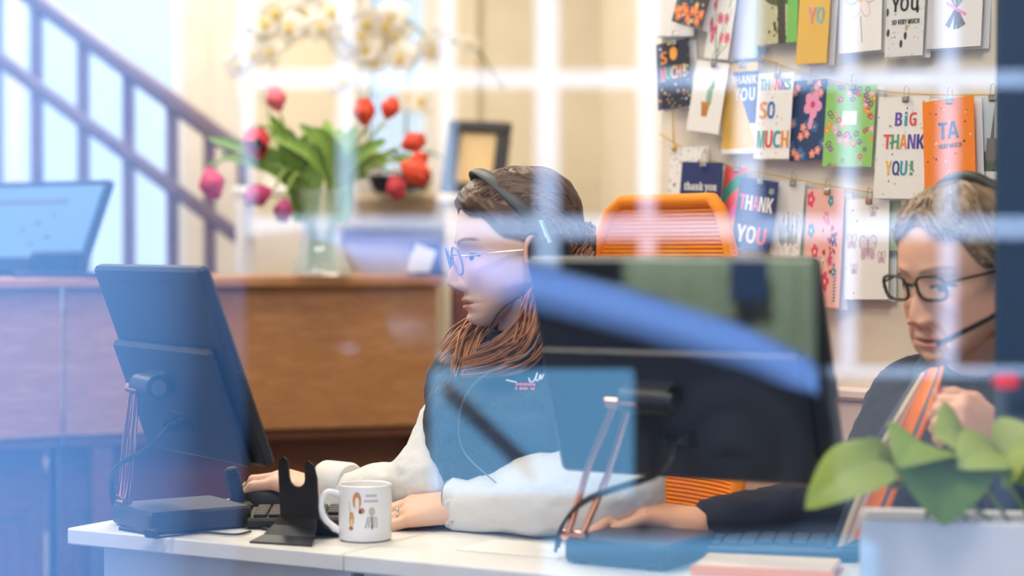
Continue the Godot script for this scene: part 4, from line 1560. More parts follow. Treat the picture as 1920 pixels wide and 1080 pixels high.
	var gi := part(o, "gilet", gl, mats.gilet_navy)
	var col := MB.new()
	var rows := []
	for lv in [[-0.015, 0.078], [0.012, 0.074], [0.035, 0.070], [0.050, 0.070], [0.052, 0.066], [0.045, 0.0625], [0.0, 0.065]]:
		var row := []
		for k in 36:
			var a := -TAU * k / 36.0
			var dip := 0.022 * (0.5 + 0.5 * cos(a)) * (1.0 if lv[0] > 0.0 else 0.0)
			row.append(neck + Vector3(0, lv[0] - 0.028 - dip, 0) + fwd * cos(a) * lv[1] + right * sin(a) * lv[1])
		rows.append(row)
	col.grid(rows)
	part(gi, "collar", col, mats.gilet_navy)
	# white shirt collar points
	for s in [-1, 1]:
		var cp: Vector3 = neck + Vector3(0, 0.012, 0) + fwd * 0.062 - right * 0.022 * s
		var pt := MB.new()
		pt.plate(cp, Basis(-right, Vector3.UP, fwd).rotated(Vector3.UP, -0.5 * s), PackedVector2Array([Vector2(-0.018, 0.014), Vector2(-0.012, -0.026), Vector2(0.018, 0.0), Vector2(0.016, 0.018)]), 0.003)
		part(o, "shirt_collar", pt, mats.shirt_cotton)
	emblem(gi, P(985, 716, 2.8), tb)
	# hair: brown over the head, swept back behind the ear, long auburn locks over the shoulder
	var dark := Color(0.050, 0.026, 0.017)
	var warm := Color(0.135, 0.066, 0.036)
	var hm := MB.new()
	var line := func(ang: float) -> float:
		var a := absf(ang)
		var y := lerpf(0.082, 0.066, smoothstep(0.0, 0.7, a))
		y = lerpf(y, 0.030, smoothstep(0.75, 1.25, a))
		y = lerpf(y, 0.020, smoothstep(1.25, 1.55, a))
		return lerpf(y, -0.075, smoothstep(1.75, 2.15, a))
	scalp(hm, hd, line, 0.013, [dark, warm], 0.003)
	# fine strands swept from the brow to the nape
	for k in 260:
		var a0 := rng.randf_range(-1.5, 1.5)
		var low: float = line.call(a0)
		var p := []
		var a1 := signf(a0) * rng.randf_range(2.2, 2.9)
		var y0 := lerpf(low, 0.1, rng.randf() * 0.5)
		for j in 9:
			var t := j / 8.0
			var ang := lerpf(a0, a1, t)
			var y := lerpf(y0, rng.randf_range(-0.02, 0.02), t * t) + 0.045 * sin(t * PI) * (1.0 - absf(a0) * 0.3)
			y = minf(y, 0.121)
			var q := skull_point(y, ang)
			p.append(hd * (q + (q - Vector3(0, 0.02, -0.012)).normalized() * (0.0135 * smoothstep(0.0, 0.2, t) + 0.0008) + Vector3(0, 0.003, 0)))
		hm.tube(curve(p, 2), 0.0011, 4, 1.0, Vector3.ZERO, dark.lerp(Color(0.21, 0.115, 0.066), rng.randf()))
	# bulk at the back, running into the locks
	var guides := [
		[hd * Vector3(0.05, 0.0, -0.095), P(1030, 570, 2.88), P(985, 648, 2.84), P(940, 676, 2.825), P(880, 690, 2.86)],
		[hd * Vector3(0.055, -0.02, -0.08), P(1020, 570, 2.87), P(990, 630, 2.835), P(950, 660, 2.82), P(900, 672, 2.84)],
		[hd * Vector3(0.06, 0.0, -0.07), P(1012, 560, 2.86), P(1000, 625, 2.83), P(975, 668, 2.825), P(930, 690, 2.84)],
		[hd * Vector3(-0.04, -0.02, -0.09), P(945, 590, 3.03), P(905, 620, 2.99), P(870, 640, 2.95), P(842, 664, 2.93)],
		[hd * Vector3(-0.05, -0.03, -0.06), P(925, 600, 3.0), P(900, 625, 2.96), P(880, 650, 2.93), P(866, 690, 2.90)],
		[hd * Vector3(-0.02, -0.03, -0.09), P(960, 600, 2.98), P(930, 635, 2.92), P(905, 660, 2.89), P(896, 690, 2.87)],
		[hd * Vector3(0.03, 0.03, -0.105), P(1085, 520, 2.95), P(1070, 620, 2.93), P(1060, 720, 2.92), P(1060, 790, 2.92)],
		[hd * Vector3(-0.01, 0.03, -0.11), P(1090, 530, 2.98), P(1085, 620, 2.97), P(1080, 720, 2.96), P(1080, 800, 2.96)]]
	for g in guides.size():
		for k in ([80, 40, 40, 80, 70, 0, 70, 70][g]):
			var p := []
			var off := Vector3(rng.randf_range(-1, 1), rng.randf_range(-1, 1), rng.randf_range(-1, 1)) * 0.017
			var rad := []
			for j in 5:
				var t := j / 4.0
				p.append(guides[g][j] + off * (0.9 + 0.5 * sin(t * PI)) + Vector3(0.002 * sin(t * 5.0 + k), 0.0, 0.002 * cos(t * 4.0 + k)))
			var cv := curve(p, 4)
			for j in cv.size():
				rad.append(0.0021 * (1.0 - 0.7 * pow(j / float(cv.size() - 1), 2.0)))
			var tone := Color(0.62, 0.25, 0.085) if g in [3, 4] else Color(0.46, 0.185, 0.085)
			hm.tube(cv, rad, 5, 1.0, Vector3.ZERO, dark.lerp(tone, rng.randf_range(0.35, 1.0)))
	part(o, "hair", hm, mats.hair_colors, "long auburn hair swept behind the ear", true)
	# headset
	var hs := thing("headset", "grey padded headset band over brown hair with a thin microphone arm", "headset", hd * Vector3(0.0, 0.14, 0.0))
	var band := []
	for k in 25:
		var a := lerpf(-1.62, 1.62, k / 24.0)
		var y := 0.026 + 0.113 * cos(a)
		band.append(hd * Vector3(0.0945 * sin(a), y, 0.085 * cos(a) - 0.038))
	part(hs, "band", one_tube(band, 0.0048, 12, 2.5, hd.basis.z.normalized()), mats.band_grey)
	for s in [-1, 1]:
		var cup := MB.new()
		var cb := hd.basis.orthonormalized() * Basis(Vector3.BACK, -PI / 2 * s)
		cup.lathe(hd * Vector3(0.079 * s, 0.006, -0.034), [[0.0, 0.0], [0.028, 0.0], [0.033, 0.004], [0.033, 0.012], [0.029, 0.018], [0.022, 0.021], [0.0, 0.022]], 28, cb)
		part(hs, "ear_cup", cup, mats.black_plastic)
		part(hs, "slider", one_tube([hd * Vector3(0.093 * s, 0.055, -0.022), hd * Vector3(0.097 * s, 0.02, -0.032)], 0.005, 8), mats.chrome, "bright metal slider")
	part(hs, "microphone_arm", one_tube(curve([hd * Vector3(0.098, -0.005, -0.03), P(985, 545, 2.82), P(942, 578, 2.80), P(922, 606, 2.80), P(918, 622, 2.80)], 6), 0.0019, 6), mats.black_plastic)
	var mic := MB.new()
	mic.ball(P(918, 628, 2.80), Vector3(0.004, 0.009, 0.004))
	part(hs, "microphone", mic, mats.black_plastic)
	# a thin pale lead down the front of the gilet
	part(hs, "lead", one_tube(curve([hd * Vector3(0.09, -0.03, -0.04), P(1000, 650, 2.80), P(930, 690, 2.79), P(880, 730, 2.81), P(860, 790, 2.83), P(872, 850, 2.83), P(930, 905, 2.80)], 8), 0.0011, 6), mats.steel_grey)
	glasses("round blue-grey framed glasses worn by the young woman", hd, Vector3.ZERO, mats.frame_blue, 0.0235, 0.0215, 0.0015, 1.0, mats.chrome)
	# ring on her left hand
	var rg := MB.new()
	var k: Vector3 = lh.knuckles[2] + lh.fwd * 0.018 - lh.up * 0.006
	torus_mb(rg, k, lh.lat, lh.up, 0.0108, 0.0108, 0.0016, 20)
	rg.ball(k + lh.up * 0.0125, Vector3.ONE * 0.0028)
	solo("finger_ring", rg, mats.chrome, "silver ring on the hand resting on the keyboard", "ring", k)


# the embroidered mark on the gilet: a pale rule, a looped sign and two lines of small red signs
func emblem(parent: Node, c: Vector3, tb: Basis) -> void:
	var n := Vector3(-0.35, 0.12, 0.93).normalized()
	var x := Vector3.UP.cross(n).normalized()
	var y := n.cross(x)
	var o := c
	var wh := MB.new()
	wh.tube([o + x * -0.030 + y * 0.002, o + x * -0.014 - y * 0.001], 0.0011, 5)
	wh.tube(curve([o + x * 0.005 + y * 0.006, o + x * 0.008, o + x * 0.014 + y * 0.003, o + x * 0.018 + y * 0.014, o + x * 0.016 + y * 0.004, o + x * 0.020 + y * 0.003, o + x * 0.023 + y * 0.011, o + x * 0.024 + y * 0.004, o + x * 0.028 + y * 0.012], 5), 0.0011, 5)
	part(parent, "embroidery", wh, mats.paper_white, "white stitched mark")
	var rd := MB.new()
	for r in 2:
		for k in 9:
			if r == 1 and k in [1, 6]:
				continue
			rd.box(o + x * (-0.014 + 0.0034 * k + 0.001 * (1 - r)) - y * (0.0035 + 0.0062 * r), Vector3(0.0026, 0.0042 - 0.0012 * (k % 2), 0.0012), Basis(x, y, n))
	var rm: StandardMaterial3D = mats.get("stitch_red", mat("stitch_red", c8(238, 112, 118), 0.7))
	part(parent, "embroidery", rd, rm, "two lines of small coral stitched signs")


func older_woman() -> void:
	var hd := head_frame(P(1812, 530, 2.66), 32.0, 12.0, 1.03)
	var neck := P(1862, 715, 2.78)
	var sr := P(1712, 765, 2.88)
	var sl := P(1965, 770, 2.62)
	var er := P(1604, 958, 2.83)
	var wr := P(1296, 988, 2.73)
	var el := P(1945, 1000, 2.50)
	var wl := P(1884, 824, 2.50)
	var hip := P(1890, 1190, 2.86)
	var right := (sr - sl).normalized()
	right = Vector3(right.x, 0, right.z).normalized()
	var fwd := Vector3.UP.cross(right).normalized()
	var tb := Basis(-right, Vector3.UP, fwd)
	var o := thing("person", "older woman with short blonde hair and dark glasses, fist raised below her chin", "person", Vector3(hip.x, 0, hip.z))
	var skin := Color(0.80, 0.44, 0.285)
	var body := MB.new()
	var f := Field.new(Vector3(0.1, 0.42, -3.2), Vector3(1.0, 1.02, -2.3), 0.016)
	f.cap(neck + Vector3(0, -0.04, 0), hip, 0.05, 0.09, 0.03)
	f.cap(sr, sl, 0.03, 0.03, 0.03)
	f.cap(sr, er, 0.032, 0.03, 0.02); f.cap(er, wr, 0.03, 0.024, 0.02)
	f.cap(sl, el, 0.032, 0.03, 0.02); f.cap(el, wl, 0.03, 0.024, 0.02)
	f.mesh(body, skin)
	head_into(body, hd, skin, 1.0, Color(0.20, 0.115, 0.07))
	neck_into(body, hd * Vector3(0, -0.045, -0.012), neck + Vector3(0, -0.03, 0), 0.056, 0.07, skin)
	ear_into(body, hd, 1.0, skin)
	ear_into(body, hd, -1.0, skin)
	hand_into(body, wr, Vector3(-0.93, 0.25, 0.18), Vector3(0.22, 0.95, 0.2), Vector3(0.1, -0.1, 1.0),
		[[0.6, 0.3, 0.15], [0.55, 0.35, 0.15], [0.6, 0.35, 0.2], [0.65, 0.35, 0.2]], Vector3(-0.85, -0.5, 0.2), er, skin, Color(0.75, 0.35, 0.36), 0.98)
	hand_into(body, wl + Vector3(-0.004, 0.002, 0), Vector3(-0.80, 0.40, 0.25), Vector3(-0.15, 0.45, 0.85), Vector3(0.1, 0.9, -0.35),
		[[1.2, 0.7, 0.4], [1.2, 0.75, 0.4], [1.2, 0.8, 0.4], [1.2, 0.8, 0.4]], Vector3(-0.9, 0.25, -0.1), el, skin, Color(0.42, 0.03, 0.05), 0.86)
	part(o, "body", body, mats.skin, "", true)
	var tr := MB.new()
	f = Field.new(Vector3(0.1, 0.0, -3.3), Vector3(1.1, 0.68, -2.1), 0.018)
	for s in [-1, 1]:
		var hp: Vector3 = hip + right * 0.09 * s
		var kn: Vector3 = hp + fwd * 0.40 + Vector3(0, -0.04, 0)
		f.cap(hp, kn, 0.09, 0.066, 0.03)
		f.cap(kn, Vector3(kn.x, 0.06, kn.z) - fwd * 0.05, 0.062, 0.046, 0.03)
		f.cap(Vector3(kn.x, 0.035, kn.z) - fwd * 0.07, Vector3(kn.x, 0.03, kn.z) + fwd * 0.10, 0.035, 0.028, 0.02)
	f.mesh(tr)
	part(o, "trousers", tr, mats.trousers)
	var js := MB.new()
	f = Field.new(Vector3(0.15, 0.45, -3.2), Vector3(1.05, 1.08, -2.3), 0.011)
	var ch := P(1850, 860, 2.8)
	f.ell(ch, Vector3(0.185, 0.17, 0.13), tb, 0.06)
	f.ell(ch + fwd * 0.04 + Vector3(0, -0.04, 0), Vector3(0.165, 0.12, 0.13), tb, 0.06)
	f.ell(hip + Vector3(0, 0.14, 0), Vector3(0.185, 0.2, 0.16), tb, 0.06)
	f.cap(neck + Vector3(0, -0.045, 0), sr - right * 0.015, 0.06, 0.062, 0.05)
	f.cap(neck + Vector3(0, -0.045, 0), sl + right * 0.015, 0.06, 0.062, 0.05)
	f.cap(sr, er, 0.064, 0.055, 0.03); f.cap(er, er.lerp(wr, 0.86), 0.055, 0.038, 0.03)
	f.cap(sl, el, 0.064, 0.055, 0.03); f.cap(el, el.lerp(wl, 0.6), 0.055, 0.045, 0.03)
	f.mesh(js)
	crumple(js, 0.004, Vector3(10, 14, 10))
	for i in js.v.size():
		var p := js.v[i]
		if p.y < DESK + 0.003 and p.distance_to(wr) < 0.3:
			js.v[i].y = DESK + 0.003
	part(o, "jumper", js, mats.navy_knit)
	# a dark teal scarf wound at the neck
	var sc := MB.new()
	for k in 4:
		var p := []
		for j in 33:
			var a := TAU * j / 32.0
			p.append(neck + Vector3(0, 0.060 - 0.034 * k + 0.008 * sin(a * 2.0 + k) - 0.018 * cos(a), 0) + fwd * cos(a) * (0.074 + 0.015 * k) + right * sin(a) * (0.074 + 0.015 * k))
		sc.tube(p, 0.022, 10, 0.8)
	crumple(sc, 0.004, Vector3(18, 26, 18))
	part(o, "neck_scarf", sc, mats.scarf_teal, "dark teal scarf wound round the neck")
	# the striped scarf that hangs across her front
	var st := MB.new()
	var rows := []
	var cols := []
	var tones := [[0.0, c8(24, 34, 62)], [0.10, c8(214, 196, 160)], [0.26, c8(120, 108, 100)], [0.31, c8(240, 232, 218)], [0.45, c8(252, 128, 24)], [0.74, c8(96, 92, 96)], [0.82, c8(252, 128, 24)], [0.97, c8(60, 40, 60)]]
	var spine := curve([P(1745, 692, 2.60), P(1712, 760, 2.56), P(1672, 850, 2.55), P(1628, 950, 2.56), P(1604, 1012, 2.58)], 6)
	for i in spine.size():
		var t := i / float(spine.size() - 1)
		var w := lerpf(0.018, 0.036, minf(1.0, t * 2.5))
		var row := []
		var cl := []
		for side in 2:
			for j in 33:
				var v := j / 32.0 if side == 0 else 1.0 - j / 32.0
				var off := Vector3(0.90, 0.30, 0.1).normalized() * (v * 2.0 - 1.0) * w
				row.append(spine[i] + off + Vector3(0, 0, 0.008 * sin(v * 9.0) + 0.004 * sin(t * 8.0) + (0.003 if side == 0 else -0.003)))
				var c := Color.BLACK
				for q in tones:
					if v >= q[0]:
						c = q[1]
				cl.append(c.srgb_to_linear())
		rows.append(row)
		cols.append(cl)
	st.grid(rows, true, cols)
	part(o, "striped_scarf", st, mats.paint_colors, "scarf striped in beige, white and orange", true)
	# short layered blonde hair
	var fair := Color(0.36, 0.25, 0.15)
	var deep := Color(0.17, 0.105, 0.06)
	var hm := MB.new()
	var line := func(ang: float) -> float:
		var a := absf(ang)
		var y := lerpf(0.090, 0.074, smoothstep(0.0, 0.6, a))
		y = lerpf(y, 0.018, smoothstep(0.7, 1.2, a))
		y = lerpf(y, -0.020, smoothstep(1.25, 1.6, a))
		return lerpf(y, -0.080, smoothstep(1.75, 2.2, a))
	scalp(hm, hd, line, 0.009, [deep, fair], 0.004)
	for k in 420:
		var a0 := rng.randf_range(-2.9, 2.9)
		var low: float = line.call(a0)
		var y0 := lerpf(low, 0.118, rng.randf_range(0.1, 0.9))
		var p := []
		var rad := []
		var y1 := low - rng.randf_range(-0.004, 0.016)
		for j in 7:
			var t := j / 6.0
			var q := skull_point(lerpf(y0, maxf(y1, -0.09), t), a0 + 0.30 * signf(a0) * t * (1.0 if absf(a0) < 2.5 else 0.0))
			p.append(hd * (q + (q - Vector3(0, 0.02, -0.012)).normalized() * (0.008 + 0.004 * sin(t * 3.0 + k) * (1.0 - t) - 0.003 * t) + Vector3(0, 0.003, 0)))
			rad.append(0.0030 * (1.0 - 0.7 * t))
		hm.tube(p, rad, 5, 1.0, Vector3.ZERO, deep.lerp(Color(0.46, 0.33, 0.20), rng.randf()))
	part(o, "hair", hm, mats.hair_colors, "short layered blonde hair", true)
	var hs := thing("headset", "black headset with a straight microphone arm below dark glasses", "headset", hd * Vector3(0.0, 0.15, 0.0))
	var band := []
	for k in 25:
		var a := lerpf(-1.55, 1.55, k / 24.0)
		band.append(hd * Vector3(0.105 * sin(a), 0.02 + 0.122 * cos(a), -0.02))
	part(hs, "band", one_tube(band, 0.008, 8, 0.5), mats.black_plastic)
	for s in [-1, 1]:
		var cup := MB.new()
		var cb := hd.basis.orthonormalized() * Basis(Vector3.BACK, -PI / 2 * s)
		cup.lathe(hd * Vector3(0.080 * s, 0.0, -0.014), [[0.0, 0.0], [0.034, 0.0], [0.039, 0.005], [0.039, 0.016], [0.034, 0.024], [0.0, 0.026]], 28, cb)
		part(hs, "ear_cup", cup, mats.black_plastic)
	var ca := hd * Vector3(0.104, -0.012, -0.006)
	part(hs, "microphone_arm", one_tube([ca, ca.lerp(P(1758, 646, 2.50), 0.5) + Vector3(0.006, 0, 0.01), P(1758, 646, 2.50)], [0.0045, 0.0038, 0.0038], 8), mats.black_plastic)
	glasses("dark rectangular glasses worn by the older woman", hd, Vector3(0, 0.0075, -0.003), mats.frame_dark, 0.0245, 0.0175, 0.0024, 0.62, mats.frame_dark)


# ---------------------------------------------------------------- pictures for the cards
func blank(w: int, h: int, col: Color) -> Image:
	var im := Image.create(w, h, false, Image.FORMAT_RGB8)
	im.fill(col)
	return im

func blob(im: Image, cx: float, cy: float, rx: float, ry: float, col: Color, turn := 0.0) -> void:
	var r := int(maxf(rx, ry)) + 1
	var co := cos(turn)
	var si := sin(turn)
	for y in range(maxi(0, int(cy) - r), mini(im.get_height(), int(cy) + r + 1)):
		for x in range(maxi(0, int(cx) - r), mini(im.get_width(), int(cx) + r + 1)):
			var dx := x - cx
			var dy := y - cy
			var u := (dx * co + dy * si) / rx
			var v := (-dx * si + dy * co) / ry
			if u * u + v * v <= 1.0:
				im.set_pixel(x, y, col)

func stroke(im: Image, a: Vector2, b: Vector2, r: float, col: Color) -> void:
	var n := int(a.distance_to(b) / maxf(0.7, r * 0.7)) + 1
	for k in n + 1:
		var p := a.lerp(b, k / float(n))
		blob(im, p.x, p.y, r, r, col)

func bloom(im: Image, cx: float, cy: float, r: float, col: Color, heart: Color, petals := 5) -> void:
	for k in petals:
		var a := TAU * k / petals + cx
		blob(im, cx + cos(a) * r * 0.55, cy + sin(a) * r * 0.55, r * 0.5, r * 0.42, col, a)
	blob(im, cx, cy, r * 0.26, r * 0.26, heart)

func scatter(im: Image, n: int, r0: float, r1: float, cols: Array, keep: Rect2 = Rect2()) -> void:
	for k in n:
		var p := Vector2(rng.randf() * im.get_width(), rng.randf() * im.get_height())
		var r := rng.randf_range(r0, r1)
		if keep.has_point(p):
			continue
		blob(im, p.x, p.y, r, r, cols[rng.randi() % cols.size()])

func art(kind: String) -> Image:
	var im := blank(96, 144, c8(242, 239, 230))
	match kind:
		"meadow":
			im.fill(c8(70, 74, 84))
			scatter(im, 150, 2, 5, [c8(216, 190, 120), c8(88, 120, 130), c8(150, 96, 70), c8(50, 60, 70), c8(230, 200, 150), c8(120, 140, 110)])
			for k in 9:
				bloom(im, 8 + k * 10, 122 + 10 * sin(k * 2.0), 9, c8(244, 130, 84), c8(250, 200, 120))
			for k in 7:
				bloom(im, rng.randf() * 96, rng.randf() * 110, 7, c8(232, 176, 96), c8(255, 230, 160))
		"blossom_spray":
			for k in 12:
				stroke(im, Vector2(48, 144), Vector2(rng.randf_range(10, 86), rng.randf_range(50, 130)), 0.8, c8(110, 150, 120))
			for k in 11:
				bloom(im, rng.randf_range(10, 84), rng.randf_range(66, 128), 8, c8(236, 130, 150), c8(200, 60, 90))
			for k in 8:
				blob(im, rng.randf_range(20, 90), rng.randf_range(10, 70), 2.5, 7, c8(176, 196, 120), rng.randf() * 3)
		"tree":
			im.fill(c8(196, 190, 150))
			blob(im, 52, 40, 50, 44, c8(86, 96, 60))
			scatter(im, 170, 1.5, 4, [c8(60, 72, 46), c8(120, 126, 84), c8(214, 206, 170), c8(40, 50, 40)], Rect2(0, 60, 30, 84))
			stroke(im, Vector2(54, 40), Vector2(62, 150), 9, c8(72, 70, 56))
			im.fill_rect(Rect2i(72, 0, 24, 144), c8(124, 196, 96))
		"gold":
			im.fill(c8(236, 190, 92))
		"outline_flower":
			for k in 6:
				var a := TAU * k / 6
				blob(im, 48 + cos(a) * 20, 60 + sin(a) * 20, 15, 10, [c8(150, 190, 210), c8(240, 180, 160), c8(236, 210, 190)][k % 3], a)
				blob(im, 48 + cos(a) * 20, 60 + sin(a) * 20, 13, 8, c8(244, 240, 232), a)
			blob(im, 48, 60, 7, 7, c8(246, 210, 90))
			stroke(im, Vector2(48, 90), Vector2(52, 128), 1, c8(120, 150, 110))
		"silver_dots":
			im.fill(c8(226, 224, 218))
			scatter(im, 34, 0.8, 1.6, [c8(60, 60, 60), c8(150, 140, 120)])
			for q in [[6, 106], [40, 124], [78, 72], [50, 112], [2, 74]]:
				blob(im, q[0], q[1], 4, 6, c8(52, 52, 50))
			blob(im, 52, 100, 4, 5, c8(190, 164, 110))
		"bouquet":
			im.fill(c8(236, 234, 230))
			for k in 16:
				var a := rng.randf_range(-0.9, 0.9)
				stroke(im, Vector2(50, 84), Vector2(50 + sin(a) * 34, 84 - cos(a) * 44), 1.6, [c8(120, 126, 140), c8(160, 164, 176), c8(196, 190, 200)][k % 3])
			for k in 9:
				var a := rng.randf_range(-0.7, 0.7)
				stroke(im, Vector2(50, 84), Vector2(50 + sin(a) * 26, 84 + cos(a) * 30), 2.2, c8(110, 112, 122))
			stroke(im, Vector2(34, 76), Vector2(66, 94), 2.4, c8(240, 150, 200))
		"night_garden":
			im.fill(c8(42, 44, 60))
			scatter(im, 60, 1.2, 3.2, [c8(240, 170, 80), c8(236, 110, 130), c8(120, 190, 140), c8(240, 224, 130), c8(200, 200, 230)], Rect2(8, 16, 80, 60))
			blob(im, 50, 26, 11, 15, c8(244, 168, 74))
		"cactus":
			blob(im, 52, 70, 9, 22, c8(150, 190, 160))
			blob(im, 58, 46, 6, 10, c8(140, 170, 90))
			for k in 8:
				stroke(im, Vector2(52, 56 + k * 4), Vector2(56, 56 + k * 4), 0.6, c8(90, 130, 100))
			for y in range(84, 112):
				var half := 13.0 - (y - 84) * 0.17
				im.fill_rect(Rect2i(int(46 - half), y, int(half * 2), 1), c8(190, 128, 66))
			im.fill_rect(Rect2i(31, 82, 30, 5), c8(206, 146, 80))
		"pennant":
			im.fill(c8(242, 196, 88))
			for y in 144:
				var edge := 18.0 + y * 0.62
				if y < 118:
					im.fill_rect(Rect2i(int(edge), y, 96, 1), c8(72, 84, 140))
			for y in range(60, 144):
				im.fill_rect(Rect2i(int(18.0 + y * 0.62), y, 96, 1), c8(244, 238, 224) if y > 96 else c8(72, 84, 140))
			im.fill_rect(Rect2i(0, 136, 96, 8), c8(246, 242, 232))
			im.fill_rect(Rect2i(0, 0, 96, 14), c8(240, 198, 100))
		"confetti":
			scatter(im, 26, 1, 2, [c8(240, 170, 90), c8(120, 160, 200), c8(236, 120, 110)])
		"navy_blossom":
			im.fill(c8(44, 66, 104))
			for k in 9:
				bloom(im, rng.randf() * 96, rng.randf() * 144, 11, c8(58, 112, 160), c8(226, 150, 70))
			for q in [[8, 20], [16, 12], [66, 14], [78, 24], [72, 8], [34, 84], [44, 96], [28, 100], [10, 128], [20, 136], [60, 132], [74, 126], [4, 76]]:
				bloom(im, q[0], q[1], 8, c8(244, 146, 120), c8(250, 220, 190))
			bloom(im, 58, 44, 24, c8(244, 160, 190), c8(214, 70, 120), 5)
			stroke(im, Vector2(56, 66), Vector2(52, 82), 6, c8(244, 160, 190))
		"green_meadow":
			im.fill(c8(150, 204, 106))
			for k in 64:
				bloom(im, rng.randf() * 96, rng.randf() * 144, rng.randf_range(3.5, 6.0), [c8(206, 84, 78), c8(130, 100, 150), c8(240, 170, 190), c8(110, 130, 90), c8(236, 150, 60)][k % 5], c8(250, 236, 190))
			im.fill_rect(Rect2i(34, 46, 28, 24), c8(250, 248, 240))
		"specks":
			im.fill(c8(238, 234, 222))
			scatter(im, 40, 0.8, 1.5, [c8(70, 66, 60), c8(230, 150, 60)])
		"orange_specks":
			im.fill(c8(252, 136, 30))
			scatter(im, 24, 0.9, 1.9, [c8(90, 40, 20), c8(255, 220, 180)])
		"spire":
			im.fill(c8(206, 216, 214))
			im.fill_rect(Rect2i(0, 92, 96, 36), c8(96, 112, 84))
			scatter(im, 60, 3, 7, [c8(70, 88, 60), c8(110, 124, 96)], Rect2(0, 0, 96, 94))
			for y in range(20, 110):
				var half := 1.0 + maxf(0.0, (y - 20) * 0.13)
				im.fill_rect(Rect2i(int(66 - half), y, int(half * 2), 1), c8(120, 116, 104))
			im.fill_rect(Rect2i(46, 70, 40, 36), c8(132, 128, 114))
			im.fill_rect(Rect2i(0, 124, 96, 20), c8(236, 232, 222))
		"scribbles":
			for k in 110:
				var p := Vector2(rng.randf() * 96, rng.randf() * 144)
				if absf(p.x - 48) > 22 or p.y < 30:
					stroke(im, p, p + Vector2(rng.randf_range(-5, 5), rng.randf_range(-5, 5)), 0.8, c8(70, 70, 70))
		"navy":
			im.fill(c8(38, 54, 104))
		"arches":
			im.fill(c8(240, 84, 76))
			for k in 6:
				blob(im, 96, 150, 150 - k * 24, 140 - k * 23, [c8(62, 160, 130), c8(238, 78, 72), c8(236, 88, 160), c8(244, 140, 60), c8(240, 186, 80), c8(220, 170, 190)][k])
		"royal":
			im.fill(c8(48, 58, 118))
			bloom(im, 82, 20, 7, c8(140, 170, 130), c8(140, 170, 130), 5)
		"grasses":
			im.fill(c8(222, 222, 214))
			for k in 26:
				var x := rng.randf_range(20, 80)
				stroke(im, Vector2(x, 96), Vector2(x + rng.randf_range(-20, 20), rng.randf_range(40, 74)), 0.9, c8(100, 104, 96))
			im.fill_rect(Rect2i(0, 128, 96, 16), c8(196, 184, 164))
		"pink_garden":
			im.fill(c8(240, 184, 166))
			for q in [[10, 12, 10, 0], [62, 14, 7, 1], [52, 34, 8, 2], [14, 50, 9, 1], [72, 60, 8, 3], [26, 76, 9, 0], [66, 86, 8, 2], [54, 112, 12, 0], [40, 128, 10, 4], [76, 100, 6, 1]]:
				bloom(im, q[0], q[1], q[2], [c8(224, 72, 110), c8(70, 150, 170), c8(230, 120, 140), c8(60, 80, 160), c8(214, 140, 200)][q[3]], c8(250, 220, 150))
			for k in 26:
				blob(im, 50 + rng.randf_range(-10, 34), 40 + rng.randf() * 60, 2, 2.6, c8(176, 40, 60))
			for k in 10:
				stroke(im, Vector2(78, 100 + k * 4), Vector2(84, 98 + k * 4), 0.9, c8(70, 80, 90))
		"butterflies":
			im.fill(c8(240, 236, 226))
			for q in [[50, 70, 16], [14, 60, 10], [80, 84, 8], [20, 100, 7], [60, 18, 7]]:
				for s in [-1, 1]:
					blob(im, q[0] + s * q[2] * 0.6, q[1] - q[2] * 0.4, q[2] * 0.6, q[2] * 0.8, c8(196, 184, 188), 0.5 * s)
					blob(im, q[0] + s * q[2] * 0.6, q[1] - q[2] * 0.4, q[2] * 0.48, q[2] * 0.66, c8(228, 214, 216), 0.5 * s)
					blob(im, q[0] + s * q[2] * 0.5, q[1] + q[2] * 0.5, q[2] * 0.42, q[2] * 0.6, c8(206, 178, 186), -0.5 * s)
				stroke(im, Vector2(q[0], q[1] - q[2]), Vector2(q[0], q[1] + q[2]), 0.9, c8(110, 100, 96))
			scatter(im, 8, 0.8, 1.6, [c8(70, 66, 66)])
		"sage":
			im.fill(c8(176, 190, 160))
			blob(im, 48, 80, 12, 12, c8(206, 214, 196))
		"white":
			im.fill(c8(240, 237, 232))
		"lilac":
			im.fill(c8(206, 204, 214))
			im.fill_rect(Rect2i(84, 0, 12, 144), c8(150, 206, 204))
	return im


func wall_point(px: float, py: float, off: float) -> Vector3:
	var d := ray(px, py)
	return EYE + d * ((CORNER + OUT * off - EYE).dot(OUT) / d.dot(OUT))


func glyphs(parent: Node, text: String, c: Vector3, bs: Basis, tall: float, wide: float, cols: Array, serif := false) -> void:
	# letters side by side over the given width
	var n := text.length()
	var groups := {}
	if cols.size() == 1:
		groups[text] = [0.0, cols[0]]
		place_text(parent, text, c, bs, tall, cols[0], serif, wide)
		return
	for k in n:
		if text[k] == " ":
			continue
		place_text(parent, text[k], c + bs.x * wide * ((k + 0.5) / n - 0.5), bs, tall, cols[k % cols.size()], serif, -wide / n * 0.92)


